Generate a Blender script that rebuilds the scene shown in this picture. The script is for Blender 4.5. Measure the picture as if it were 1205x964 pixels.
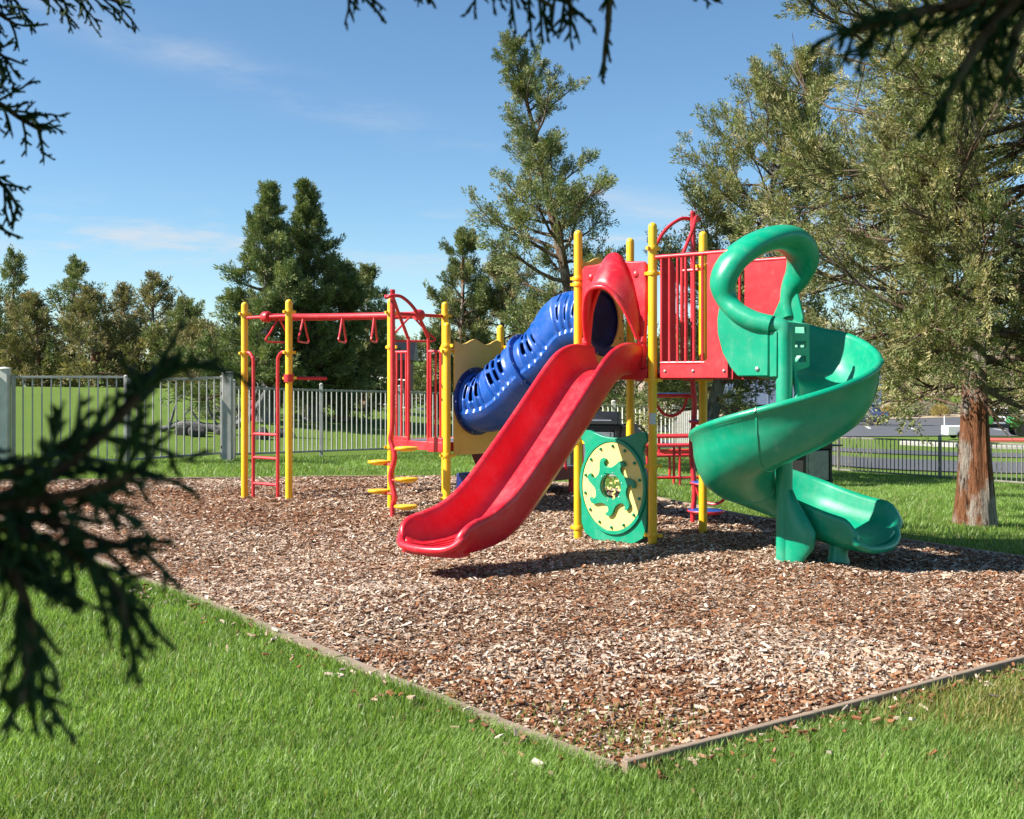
import bpy, bmesh, math, random
import numpy as np
from mathutils import Vector, Matrix
from mathutils.geometry import tessellate_polygon
R = math.radians
for o in list(bpy.data.objects): bpy.data.objects.remove(o)
SC = bpy.context.scene; COL = SC.collection

# ------------------------------------------------------------------ camera
EYE = 1.62; FPX = 1415.0; CX = 602.5; HY = 445.0     # eye height (m), focal length and horizon in photo pixels (1205 x 964)
cam = bpy.data.cameras.new('camera'); co = bpy.data.objects.new('camera', cam); COL.objects.link(co)
cam.sensor_width = 36; cam.lens = 36*FPX/1205; cam.shift_y = -(482-HY)/1205
co.location = (0, 0, EYE); co.rotation_euler = (R(90), 0, 0)
cam.clip_start = .05; cam.clip_end = 3000
cam.dof.use_dof = True; cam.dof.focus_distance = 11.5; cam.dof.aperture_fstop = 8.0
SC.camera = co
# ------------------------------------------------------------------ sun, sky, exposure
SUN_EL = 40.0; LH = Vector((.978, .208, 0)).normalized()          # light travels right and a little away from the camera
ld = Vector((LH.x*math.cos(R(SUN_EL)), LH.y*math.cos(R(SUN_EL)), -math.sin(R(SUN_EL))))
sl = bpy.data.lights.new('sun', 'SUN'); sl.energy = 5.0; sl.angle = R(.53); sl.color = (1, .955, .88)
so = bpy.data.objects.new('sun', sl); COL.objects.link(so); so.rotation_euler = ld.to_track_quat('-Z', 'Y').to_euler(); so.location = (-20, -4, 30)
W = bpy.data.worlds.new('World'); SC.world = W; W.use_nodes = True
wn = W.node_tree; wn.nodes.clear()
def wnode(t, **k):
    n = wn.nodes.new(t)
    for a, b in k.items(): setattr(n, a, b)
    return n
wl = wn.links.new
sky = wnode('ShaderNodeTexSky', sky_type='NISHITA', sun_disc=False, sun_elevation=R(SUN_EL), sun_rotation=math.atan2(-LH.x, -LH.y) % (2*math.pi), altitude=1100, air_density=1.0, dust_density=.15, ozone_density=3.0)
bg = wnode('ShaderNodeBackground'); bg.inputs[1].default_value = .068
out = wnode('ShaderNodeOutputWorld'); tc = wnode('ShaderNodeTexCoord')
def wmath(op, a, b=None, c=None):
    n = wnode('ShaderNodeMath', operation=op)
    for i, v in enumerate((a, b, c)):
        if v is None: continue
        if isinstance(v, (int, float)): n.inputs[i].default_value = v
        else: wl(v, n.inputs[i])
    return n.outputs[0]
def wdot(vec):
    n = wnode('ShaderNodeVectorMath', operation='DOT_PRODUCT'); wl(tc.outputs['Generated'], n.inputs[0]); n.inputs[1].default_value = vec
    return n.outputs['Value']
def wnoise(scale, rot, sc, detail=6, rough=.6):
    m = wnode('ShaderNodeMapping'); m.inputs['Rotation'].default_value = rot; m.inputs['Scale'].default_value = sc
    wl(tc.outputs['Generated'], m.inputs[0])
    n = wnode('ShaderNodeTexNoise'); n.inputs['Scale'].default_value = scale; n.inputs['Detail'].default_value = detail; n.inputs['Roughness'].default_value = rough
    wl(m.outputs[0], n.inputs[0]); return n.outputs['Fac']
def wramp(v, a, b):
    n = wnode('ShaderNodeMapRange', interpolation_type='SMOOTHSTEP'); wl(v, n.inputs[0]); n.inputs[1].default_value = a; n.inputs[2].default_value = b
    return n.outputs[0]
def pdir(x, y): return Vector((x-CX, FPX, HY-y)).normalized()
zz = wdot((0, 0, 1))
# thin cirrus streaks: a broad great-circle band broken up by stretched noise, and a low bank of small clouds near the horizon
n1 = pdir(150, 40).cross(pdir(480, 152)).normalized()
band = wmath('POWER', 2.718, wmath('MULTIPLY', wmath('POWER', wmath('DIVIDE', wdot(n1), .014), 2.0), -1.0))
st = wmath('MULTIPLY', band, wramp(wnoise(3.2, (0, R(20), 0), (1.2, 1, 5), 8, .65), .40, .78))
wis = wmath('MULTIPLY', wramp(wnoise(2.4, (0, R(8), 0), (1, 1, 6.5), 9, .66), .56, .92), .16)
lowb = wmath('MULTIPLY', wmath('POWER', 2.718, wmath('MULTIPLY', wmath('POWER', wmath('DIVIDE', wmath('SUBTRACT', zz, .112), .020), 2.0), -1.0)), wramp(wnoise(4.6, (0, R(3), .35), (1, 1, 6), 9, .68), .47, .66))
cl = wmath('MINIMUM', wmath('ADD', wmath('ADD', wmath('MULTIPLY', st, .55), wis), wmath('MULTIPLY', lowb, .75)), 1.0)
mixc = wnode('ShaderNodeMix', data_type='RGBA'); wl(cl, mixc.inputs[0]); hs = wnode('ShaderNodeHueSaturation'); hs.inputs['Saturation'].default_value = 1.06; wl(sky.outputs[0], hs.inputs['Color']); tn = wnode('ShaderNodeMix', data_type='RGBA', blend_type='MULTIPLY'); tn.inputs[0].default_value = 1; wl(hs.outputs[0], tn.inputs[6]); tn.inputs[7].default_value = (.95, 1.055, 1.05, 1); wl(tn.outputs[2], mixc.inputs[6]); mixc.inputs[7].default_value = (5.0, 5.2, 5.5, 1)
wl(mixc.outputs[2], bg.inputs[0]); wl(bg.outputs[0], out.inputs[0])
SC.render.engine = 'CYCLES'
SC.view_settings.view_transform = 'Standard'; SC.view_settings.look = 'None'; SC.view_settings.gamma = 1; SC.view_settings.exposure = 1.16
SC.view_settings.use_curve_mapping = False
SC.cycles.max_bounces = 6; SC.cycles.transparent_max_bounces = 6

# ------------------------------------------------------------------ helpers
def at(px, py, Y): return Vector(((px-CX)/FPX*Y, Y, EYE-(py-HY)/FPX*Y))
def tag(o, label=None, cat=None, group=None, kind=None):
    if label: o['label'] = label
    if cat: o['category'] = cat
    if group: o['group'] = group
    if kind: o['kind'] = kind
    return o
def empty(name, loc=(0, 0, 0), rz=0, parent=None):
    o = bpy.data.objects.new(name, None); COL.objects.link(o); o.location = loc; o.rotation_euler = (0, 0, rz); o.empty_display_size = .1
    if parent: o.parent = parent
    return o
def frame_from(d, up=Vector((0, 0, 1))):
    d = Vector(d).normalized()
    if abs(d.dot(up)) > .98: up = Vector((1, 0, 0))
    x = d.cross(up).normalized(); return x, x.cross(d).normalized()      # side, up
class MB:
    def __init__(s): s.v = []; s.f = []
    def add(s, vs, fs):
        b = len(s.v); s.v += [tuple(p) for p in vs]; s.f += [tuple(b+i for i in q) for q in fs]; return s
    def box(s, c, size, ax=None):
        c = Vector(c); ax = ax or (Vector((1, 0, 0)), Vector((0, 1, 0)), Vector((0, 0, 1)))
        h = [Vector(a)*(k/2) for a, k in zip(ax, size)]
        vs = [c+h[0]*i+h[1]*j+h[2]*k for i in (-1, 1) for j in (-1, 1) for k in (-1, 1)]
        return s.add(vs, [(0, 1, 3, 2), (4, 6, 7, 5), (0, 4, 5, 1), (2, 3, 7, 6), (0, 2, 6, 4), (1, 5, 7, 3)])
    def tube(s, pts, r, n=10, caps=True, closed=False):
        pts = [Vector(p) for p in pts]; m = len(pts); rs = r if isinstance(r, (list, tuple)) else [r]*m
        tang = []
        for i in range(m):
            a = pts[(i-1) % m] if (closed or i > 0) else pts[i]; b = pts[(i+1) % m] if (closed or i < m-1) else pts[i]
            tang.append((b-a).normalized())
        sx, up = frame_from(tang[0]); b0 = len(s.v)
        for i in range(m):
            t = tang[i]; up = (up-t*up.dot(t)).normalized(); sx = t.cross(up)
            for k in range(n):
                q = 2*math.pi*k/n; s.v.append(tuple(pts[i]+(sx*math.cos(q)+up*math.sin(q))*rs[i]))
        for i in range(m if closed else m-1):
            for k in range(n):
                j = (i+1) % m; s.f.append((b0+i*n+k, b0+i*n+(k+1) % n, b0+j*n+(k+1) % n, b0+j*n+k))
        if caps and not closed: s.f.append(tuple(b0+k for k in reversed(range(n)))); s.f.append(tuple(b0+(m-1)*n+k for k in range(n)))
        return s
    def lathe(s, prof, c, ax=(0, 0, 1), n=20):
        ax = Vector(ax).normalized(); x, y = frame_from(ax); c = Vector(c); b0 = len(s.v); m = len(prof)
        for (r, h) in prof:
            for k in range(n):
                q = 2*math.pi*k/n; s.v.append(tuple(c+ax*h+(x*math.cos(q)+y*math.sin(q))*r))
        for i in range(m-1):
            for k in range(n): s.f.append((b0+i*n+k, b0+i*n+(k+1) % n, b0+(i+1)*n+(k+1) % n, b0+(i+1)*n+k))
        if prof[0][0] > 1e-6: s.f.append(tuple(b0+k for k in reversed(range(n))))
        if prof[-1][0] > 1e-6: s.f.append(tuple(b0+(m-1)*n+k for k in range(n)))
        return s
    def plate(s, loops, th, o, ux, uy):
        """extruded flat plate, first loop outer, others holes; centred on plane o,ux,uy"""
        o, ux, uy = Vector(o), Vector(ux), Vector(uy); un = ux.cross(uy).normalized()
        flat = [p for l in loops for p in l]; n = len(flat)
        tri = tessellate_polygon([[Vector((p[0], p[1], 0)) for p in l] for l in loops])
        vs = [o+ux*p[0]+uy*p[1]+un*(th/2) for p in flat]+[o+ux*p[0]+uy*p[1]-un*(th/2) for p in flat]
        fs = []
        for t in tri:
            a, b, c = [Vector(flat[i]) for i in t]
            t = t if (b-a).cross(c-a) > 0 else (t[0], t[2], t[1])
            fs.append(tuple(t)); fs.append((t[2]+n, t[1]+n, t[0]+n))
        k = 0
        for l in loops:
            m = len(l)
            ar = sum(l[i][0]*l[(i+1) % m][1]-l[(i+1) % m][0]*l[i][1] for i in range(m))
            outer = l is loops[0]
            for i in range(m):
                a, b = k+i, k+(i+1) % m
                q = (a, a+n, b+n, b)
                fs.append(q if ((ar > 0) == outer) else q[::-1])
            k += m
        return s.add(vs, fs)
    def sweep(s, rings, closed_ring=True, caps=True):
        n = len(rings[0]); b0 = len(s.v)
        for r in rings: s.v += [tuple(p) for p in r]
        for i in range(len(rings)-1):
            for k in range(n if closed_ring else n-1): s.f.append((b0+i*n+k, b0+i*n+(k+1) % n, b0+(i+1)*n+(k+1) % n, b0+(i+1)*n+k))
        if caps and closed_ring: s.f.append(tuple(b0+k for k in reversed(range(n)))); s.f.append(tuple(b0+(len(rings)-1)*n+k for k in range(n)))
        return s
    def build(s, name, mat, parent=None, sharp=40, bevel=0, loc=None, fix=False):
        me = bpy.data.meshes.new(name); me.from_pydata(s.v, [], s.f)
        if fix or True:
            bm = bmesh.new(); bm.from_mesh(me); bmesh.ops.recalc_face_normals(bm, faces=bm.faces); bm.to_mesh(me); bm.free()
        me.polygons.foreach_set('use_smooth', [True]*len(me.polygons)); me.set_sharp_from_angle(angle=R(sharp))
        me.materials.append(mat); o = bpy.data.objects.new(name, me); COL.objects.link(o)
        if bevel:
            b = o.modifiers.new('bevel', 'BEVEL'); b.width = bevel; b.segments = 2; b.limit_method = 'ANGLE'; b.angle_limit = R(35)
        if parent: o.parent = parent; o.matrix_parent_inverse = Matrix.Translation(parent_loc(parent)).inverted() if parent_loc(parent) else Matrix()
        return o
def parent_loc(p):
    v = Vector((0, 0, 0))
    while p is not None and p.type == 'EMPTY': v = v+p.location; p = None
    return v if v.length > 0 else None
def instance(o, parent=None, loc=None, rz=None, scale=None):
    c = o.copy(); COL.objects.link(c)
    if parent: c.parent = parent
    if loc is not None: c.location = loc
    if rz is not None: c.rotation_euler = (0, 0, rz)
    if scale is not None: c.scale = scale
    return c
def smooth_path(pts, n=8, closed=False):
    P = [Vector(p) for p in pts]; m = len(P); o = []
    for i in range(m if closed else m-1):
        p0 = P[(i-1) % m] if (closed or i > 0) else P[0]*2-P[1]; p1 = P[i]; p2 = P[(i+1) % m]; p3 = P[(i+2) % m] if (closed or i < m-2) else P[-1]*2-P[-2]
        for k in range(n):
            t = k/n; o.append(.5*((2*p1)+(p2-p0)*t+(2*p0-5*p1+4*p2-p3)*t*t+(3*p1-p0-3*p2+p3)*t**3))
    if not closed: o.append(P[-1])
    return o
def circle(r, n=32, cx=0, cy=0, ry=None): return [(cx+r*math.cos(2*math.pi*i/n), cy+(ry or r)*math.sin(2*math.pi*i/n)) for i in range(n)]
def np_mesh(name, V, F, mat, parent=None, col=None, smooth=False):
    """V (n,3) float, F (m,k) int of one polygon size, col (n,3) vertex colour"""
    V = np.asarray(V, np.float32); F = np.asarray(F, np.int32); k = F.shape[1]
    me = bpy.data.meshes.new(name); me.vertices.add(len(V)); me.vertices.foreach_set('co', V.ravel())
    me.loops.add(F.size); me.loops.foreach_set('vertex_index', F.ravel())
    me.polygons.add(len(F)); me.polygons.foreach_set('loop_start', np.arange(0, F.size, k, dtype=np.int32))
    me.polygons.foreach_set('use_smooth', np.full(len(F), smooth))
    if col is not None:
        a = me.attributes.new('tint', 'FLOAT_COLOR', 'POINT'); a.data.foreach_set('color', np.concatenate([col, np.ones((len(V), 1))], 1).astype(np.float32).ravel())
    me.update(calc_edges=True); me.materials.append(mat); o = bpy.data.objects.new(name, me); COL.objects.link(o)
    if parent: o.parent = parent
    return o
# ------------------------------------------------------------------ materials (all procedural)
def new_mat(name):
    m = bpy.data.materials.new(name); m.use_nodes = True; nt = m.node_tree; b = nt.nodes['Principled BSDF']; return m, nt, b
def nd(nt, t, ins=None, **k):
    n = nt.nodes.new(t)
    for a, v in k.items(): setattr(n, a, v)
    for a, v in (ins or {}).items():
        if hasattr(v, 'is_linked') or isinstance(v, bpy.types.NodeSocket): nt.links.new(v, n.inputs[a])
        else: n.inputs[a].default_value = v
    return n
def noise(nt, scale, detail=5, rough=.55, vec=None, sc=None):
    if vec is None: vec = nd(nt, 'ShaderNodeTexCoord').outputs['Object']
    if sc is not None: vec = nd(nt, 'ShaderNodeMapping', {'Vector': vec, 'Scale': sc}).outputs[0]
    return nd(nt, 'ShaderNodeTexNoise', {'Vector': vec, 'Scale': scale, 'Detail': detail, 'Roughness': rough}).outputs['Fac']
def ramp(nt, fac, stops):
    n = nt.nodes.new('ShaderNodeValToRGB'); nt.links.new(fac, n.inputs[0]); e = n.color_ramp.elements
    while len(e) < len(stops): e.new(.5)
    for i, (p, c) in enumerate(stops): e[i].position = p; e[i].color = (*c, 1) if len(c) == 3 else c
    return n.outputs[0]
def mixc_(nt, fac, a, b, blend='MIX'):
    n = nd(nt, 'ShaderNodeMix', data_type='RGBA', blend_type=blend)
    for i, v in ((0, fac), (6, a), (7, b)):
        if isinstance(v, bpy.types.NodeSocket): nt.links.new(v, n.inputs[i])
        else: n.inputs[i].default_value = v if i == 0 else ((*v, 1) if len(v) == 3 else v)
    return n.outputs[2]
def bump(nt, b, h, strength=.3, dist=.01):
    n = nd(nt, 'ShaderNodeBump', {'Height': h, 'Strength': strength, 'Distance': dist}); nt.links.new(n.outputs[0], b.inputs['Normal'])
def plastic(name, c, rough=.3, fade=.12, spec=.5, coat=0):
    """moulded plastic or painted steel: faded blotches, dust film, fine scratches, orange-peel relief"""
    m, nt, b = new_mat(name); k = nt.links.new
    f = noise(nt, 2.6, 6, .6); d = noise(nt, 14, 8, .7); sc = noise(nt, 60, 3, .5, sc=(1, 1, .08))
    lite = tuple(min(1, x*1.0+.05*fade/.12) for x in c); dark = tuple(x*.84 for x in c)
    base = ramp(nt, f, [(.3, dark), (.5, c), (.75, lite)])
    dust = ramp(nt, d, [(.50, (0, 0, 0)), (.78, (fade,)*3)])
    col = mixc_(nt, dust, base, (.45, .38, .30))
    scr = ramp(nt, noise(nt, 26, 4, .55, sc=(1, 1, .12)), [(.60, (0, 0, 0)), (.70, (fade*1.6,)*3)]); blot = ramp(nt, noise(nt, 1.3, 5, .6), [(.42, (0, 0, 0)), (.62, (1, 1, 1))])
    col = mixc_(nt, nd(nt, 'ShaderNodeMath', {0: scr, 1: blot}, operation='MULTIPLY').outputs[0], col, tuple(min(1, x*.6+.30) for x in c)); k(col, b.inputs['Base Color'])
    r = nd(nt, 'ShaderNodeMapRange', {'Value': d, 3: rough*.75, 4: min(1, rough*1.5+.06)}); k(r.outputs[0], b.inputs['Roughness'])
    b.inputs['Specular IOR Level'].default_value = spec; b.inputs['Coat Weight'].default_value = coat
    h = nd(nt, 'ShaderNodeMath', {0: noise(nt, 180, 2), 1: sc}, operation='ADD').outputs[0]
    bump(nt, b, h, .05, .004); return m
def simple(name, c, rough=.6, metal=0, var=.25, scale=8, bs=.2, bd=.01, spec=.4):
    m, nt, b = new_mat(name)
    f = noise(nt, scale, 7, .62)
    nt.links.new(ramp(nt, f, [(.28, tuple(x*(1-var) for x in c)), (.72, tuple(min(1, x*(1+var)) for x in c))]), b.inputs['Base Color'])
    b.inputs['Roughness'].default_value = rough; b.inputs['Metallic'].default_value = metal; b.inputs['Specular IOR Level'].default_value = spec
    if bs: bump(nt, b, noise(nt, scale*6, 5), bs, bd)
    return m
def leafy(name, trans=.3, rough=.6, spec=.25):
    m, nt, b = new_mat(name); k = nt.links.new
    a = nd(nt, 'ShaderNodeAttribute', attribute_name='tint'); c = a.outputs['Color']
    b.inputs['Roughness'].default_value = rough; b.inputs['Specular IOR Level'].default_value = spec; k(c, b.inputs['Base Color'])
    t = nd(nt, 'ShaderNodeBsdfTranslucent'); k(mixc_(nt, 1, c, (1.0, 1.05, .55), 'MULTIPLY'), t.inputs[0])
    mx = nd(nt, 'ShaderNodeMixShader', {0: trans}); k(b.outputs[0], mx.inputs[1]); k(t.outputs[0], mx.inputs[2])
    k(mx.outputs[0], nt.nodes['Material Output'].inputs[0]); return m
M = {}
M['yellow'] = plastic('yellow_powder_coat', (.86, .475, .010), .30, .06)
M['red_steel'] = plastic('red_powder_coat', (.58, .022, .030), .34, .06)
M['red_plastic'] = plastic('red_moulded_plastic', (.62, .012, .026), .29, .12)
M['green'] = plastic('green_moulded_plastic', (.0, .29, .155), .27, .10)
M['blue'] = plastic('blue_moulded_plastic', (.004, .072, .35), .27, .10)
M['navy'] = plastic('navy_plastic_rim', (.008, .02, .12), .35, .06)
M['cream'] = plastic('cream_plastic_sheet', (.74, .47, .10), .45, .06)
M['lemon'] = plastic('pale_yellow_sheet', (.86, .74, .22), .42, .05)
M['deck'] = plastic('grey_vinyl_deck', (.17, .19, .23), .6, .12)
M['black'] = simple('black_metal', (.012, .012, .013), .45)
M['steel'] = simple('bolt_steel', (.55, .55, .55), .35, .8, .1)
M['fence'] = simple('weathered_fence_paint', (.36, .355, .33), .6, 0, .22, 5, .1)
M['fence_light'] = simple('pale_sunlit_tone', (.60, .58, .53), .6, 0, .15, 5, .1)  # lighter fence copy, sunlit brightness put into its colour; also colours the gas bottle
M['fence_dark'] = simple('dark_fence_tone', (.20, .185, .16), .5, 0, .25, 5, .1)  # darker grey-brown version of the fence colour
M['sticker'] = simple('sticker_grey', (.55, .57, .58), .5, 0, .3, 90, 0)
M['maroon'] = plastic('maroon_coated_steel', (.16, .02, .022), .5, .08)
M['glass'] = simple('dark_window_glass', (.02, .025, .03), .08, 0, .1, 4, 0)
M['rubber'] = simple('tyre_rubber', (.02, .02, .02), .8)
M['white'] = simple('white_paint', (.72, .72, .70), .45, 0, .08, 3, 0)
M['carblue'] = plastic('metallic_blue_paint', (.02, .03, .075), .2, .04, .5, .3)
M['jdgreen'] = plastic('utility_green_paint', (.03, .22, .035), .3, .06)
M['jdyellow'] = plastic('wheel_yellow_paint', (.75, .45, .02), .4, .06)
M['grey'] = simple('grey_cabinet_metal', (.22, .24, .26), .4, .3)
M['chrome'] = simple('bare_aluminium', (.6, .6, .62), .3, .9, .1, 20, 0)
M['trailer'] = simple('trailer_side', (.30, .35, .45), .45, 0, .12, .6, 0)
M['tail'] = plastic('tail_lamp_red', (.5, .02, .02), .2, .02)
M['clear'] = simple('clear_bubble', (.4, .38, .33), .15)
M['foliage'] = leafy('juniper_scale_foliage', .22, .65)
M['grassblade'] = leafy('grass_blade', .50, .42, .32)
M['chip'] = None
def bark(name, reds, greys, scale, zs=.12):
    """stringy peeling bark: patches of red inner bark and grey outer plates, cut by dark fissures"""
    m, nt, b = new_mat(name); vec = nd(nt, 'ShaderNodeTexCoord').outputs['Object']
    fis = noise(nt, scale*2.2, 8, .72, vec, (1, 1, zs)); fib = noise(nt, scale*6, 6, .7, vec, (1, 1, zs*.6)); pat = noise(nt, scale*.28, 7, .68, vec, (1, 1, .45))
    c = mixc_(nt, ramp(nt, pat, [(.46, (0, 0, 0)), (.54, (1, 1, 1))]), ramp(nt, fib, [(.3, reds[0]), (.7, reds[1])]), ramp(nt, fib, [(.3, greys[0]), (.7, greys[1])]))
    c = mixc_(nt, ramp(nt, fis, [(.36, (1, 1, 1)), (.47, (0, 0, 0))]), c, tuple(x*.16 for x in reds[0]))
    nt.links.new(c, b.inputs['Base Color']); b.inputs['Roughness'].default_value = .92; b.inputs['Specular IOR Level'].default_value = .12
    h = nd(nt, 'ShaderNodeMath', {0: fis, 1: fib}, operation='ADD').outputs[0]; bump(nt, b, h, 1, .07); return m
M['bark'] = bark('juniper_bark', ((.17, .065, .03), (.36, .16, .08)), ((.25, .20, .155), (.52, .46, .39)), 9)
M['branch'] = bark('juniper_branch_bark', ((.12, .07, .045), (.30, .19, .125)), ((.24, .18, .13), (.44, .35, .27)), 14)
M['deadwood'] = bark('weathered_grey_wood', ((.12, .115, .11), (.28, .27, .26)), ((.20, .19, .18), (.42, .40, .38)), 10)
# timber edging
m, nt, b = new_mat('weathered_timber'); vec = nd(nt, 'ShaderNodeTexCoord').outputs['Object']
g = noise(nt, 7, 8, .65, vec, (.25, 6, 6)); g2 = noise(nt, 2, 4)
nt.links.new(mixc_(nt, g2, ramp(nt, g, [(.3, (.10, .065, .042)), (.5, (.24, .165, .11)), (.7, (.38, .28, .19))]), (.27, .205, .15)), b.inputs['Base Color'])
b.inputs['Roughness'].default_value = .85; bump(nt, b, g, .5, .006); M['timber'] = m
# wood chips: per-chip tint with fine fibre grain
m, nt, b = new_mat('wood_chip'); a = nd(nt, 'ShaderNodeAttribute', attribute_name='tint')
nt.links.new(mixc_(nt, .55, a.outputs['Color'], ramp(nt, noise(nt, 130, 4), [(.25, (.45,)*3), (.7, (1.25,)*3)]), 'MULTIPLY'), b.inputs['Base Color'])
b.inputs['Roughness'].default_value = .85; b.inputs['Specular IOR Level'].default_value = .2; M['chip'] = m
# bed below the chips
m, nt, b = new_mat('chip_bed'); v = nd(nt, 'ShaderNodeTexCoord').outputs['Object']
vo = nd(nt, 'ShaderNodeTexVoronoi', {'Vector': nd(nt, 'ShaderNodeMapping', {'Vector': v, 'Scale': (1, 1, .4)}).outputs[0], 'Scale': 46, 'Randomness': 1})
sp = nd(nt, 'ShaderNodeSeparateColor', {0: vo.outputs['Color']})
c1 = ramp(nt, sp.outputs[0], [(0, (.055, .026, .013)), (.3, (.16, .075, .036)), (.6, (.32, .19, .11)), (.85, (.47, .34, .235)), (1, (.62, .52, .42))])
pn = ramp(nt, noise(nt, .42, 4, .6, v), [(.42, (1, 1, 1)), (.62, (.60, .42, .33))])
nt.links.new(mixc_(nt, 1, c1, pn, 'MULTIPLY'), b.inputs['Base Color']); b.inputs['Roughness'].default_value = .9; b.inputs['Specular IOR Level'].default_value = .15
bump(nt, b, nd(nt, 'ShaderNodeMath', {0: vo.outputs['Distance'], 1: noise(nt, 30, 6)}, operation='ADD').outputs[0], .9, .03); M['bed'] = m
# lawn ground
m, nt, b = new_mat('lawn'); v = nd(nt, 'ShaderNodeTexCoord').outputs['Object']
fine = noise(nt, 38, 8, .72, v, (1, 1, .3)); big = noise(nt, .35, 5, .6, v); mid = noise(nt, 3.2, 6, .62, v)
base = ramp(nt, fine, [(.28, (.035, .070, .008)), (.5, (.125, .20, .024)), (.72, (.23, .32, .06))])
base = mixc_(nt, ramp(nt, mid, [(.35, (0, 0, 0)), (.75, (.55,)*3)]), base, (.15, .225, .03))
base = mixc_(nt, ramp(nt, big, [(.52, (0, 0, 0)), (.75, (.40,)*3)]), base, (.20, .24, .06))
nt.links.new(base, b.inputs['Base Color']); b.inputs['Roughness'].default_value = .8; b.inputs['Specular IOR Level'].default_value = .2
bump(nt, b, fine, 1, .05); M['lawn'] = m
def asph(name, c):
    m, nt, b = new_mat(name); v = nd(nt, 'ShaderNodeTexCoord').outputs['Object']
    f = noise(nt, 60, 4, .7, v); g = noise(nt, .5, 6, .6, v)
    cc = mixc_(nt, .5, ramp(nt, f, [(.3, tuple(x*.7 for x in c)), (.7, tuple(x*1.35 for x in c))]), ramp(nt, g, [(.3, tuple(x*.75 for x in c)), (.7, tuple(x*1.25 for x in c))]))
    nt.links.new(cc, b.inputs['Base Color']); b.inputs['Roughness'].default_value = .85; bump(nt, b, f, .4, .01); return m
M['asphalt'] = asph('asphalt', (.085, .085, .09)); M['concrete'] = asph('concrete', (.36, .34, .31)); M['soil'] = asph('dry_soil', (.36, .28, .19)); M['redcurb'] = asph('red_kerb_paint', (.48, .09, .07))
M['paint'] = asph('road_marking_paint', (.62, .62, .60))
M['rock'] = simple('dark_lava_rock', (.07, .062, .058), .9, 0, .5, 6, .9, .05)
# ------------------------------------------------------------------ terrain
CTRL = np.array([(0,4,0),(-3,4,0),(3,4,0),(.4,5,0),(-3,9.6,.02),(3,6.8,0),(6,9,-.02),(0,9,0),(1,11,0),(1.34,11.5,0),(1.93,12.2,0.01),(.66,12.1,.04),(2.4,10.6,.02),
 (-1.4,13.9,.14),(-.7,13.4,.12),(-3.3,15,.15),(-2.7,14.5,.11),(-.1,14,.12),(1.9,12.9,.08),(-8,16.3,.2),(-.67,18,.13),(-5.7,16.8,.18),(4.7,11,-.02),(5.45,14.1,-.1),
 (-8,18.8,.28),(-4.7,19.8,.26),(-3.5,22,.2),(-1.6,24.3,.12),(1.7,28,-.1),(4.6,31,-.25),(6,36,-.5),(8.3,30.5,-.74),(9.8,27.4,-.68),(10.9,25.4,-.64),(6.2,25,-.6),(2.5,20,-.05),
 (10,38.3,-.94),(12,62,-1.46),(25,62,-1.46),(30,92,-2.1),(17,95,-1.55),(45,92,-2.1),(35,120,-2.7),(10,120,-2.0),
 (-15,41,1.30),(-9.5,40,1.20),(-22,51,.75),(-14,50,.72),(-9,48,.66),(-6.3,36,.92),(-3.6,35,.58),(-22,41,1.35),(-12,28,.72),(-6,27,.5),(-40,50,1.0),(-20,80,.8),(-60,120,2),(0,80,-.9),(0,120,-1.2),
 (80,210,4),(-100,300,6),(0,260,5),(160,260,8),(60,145,-1.2),(0,-10,0),(-15,0,.1),(15,0,0),(15,14,-.3),(-15,10,.15),(-100,0,1),(100,0,-1),(0,-100,0)], float)
_c = 2.5
def _phi(d2): return -np.sqrt(d2+_c*_c)
_D = ((CTRL[:, None, :2]-CTRL[None, :, :2])**2).sum(2); _n = len(CTRL)
_A = np.zeros((_n+1, _n+1)); _A[:_n, :_n] = _phi(_D)-np.eye(_n)*.05; _A[:_n, _n] = 1; _A[_n, :_n] = 1
_W = np.linalg.solve(_A, np.append(CTRL[:, 2], 0))
def HH(x, y):
    x = np.asarray(x, float); y = np.asarray(y, float); sh = x.shape; x = np.clip(x.ravel(), -320, 320); y = np.clip(y.ravel(), -150, 330); r = np.full(x.shape, _W[_n])
    for i in range(_n): r += _W[i]*_phi((x-CTRL[i, 0])**2+(y-CTRL[i, 1])**2)
    return r.reshape(sh)
def H(x, y): return float(HH(np.array([x]), np.array([y]))[0])
PIT = np.array([(.446, 4.95), (5.96, 9.09), (-.67, 18.0), (-7.91, 16.29)])      # near, right, back, left corner (counter-clockwise)
def pit_in(x, y):
    """signed distance inside the pit (positive inside), convex polygon"""
    d = np.full(np.shape(x), 1e9)
    for i in range(4):
        a, b = PIT[i], PIT[(i+1) % 4]; e = (b-a)/np.linalg.norm(b-a); n = np.array((-e[1], e[0]))
        d = np.minimum(d, (x-a[0])*n[0]+(y-a[1])*n[1])
    return d
def axis_pts(lims):
    o = []
    for a, b, s in lims: o += list(np.arange(a, b, s))
    return np.array(o+[lims[-1][1]])
gx = axis_pts([(-900, -300, 100), (-300, -60, 20), (-60, -14, 2), (-14, 14, .25), (14, 60, 1), (60, 300, 20), (300, 900, 100)])
gy = axis_pts([(-300, -40, 40), (-40, 0, 4), (0, 24, .25), (24, 60, .6), (60, 140, 2), (140, 340, 20), (340, 1000, 110)])
GX, GY = np.meshgrid(gx, gy); Z = HH(GX, GY)
di = pit_in(GX, GY); Z = Z-.11*np.clip((di-.12)/.35, 0, 1)
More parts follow.
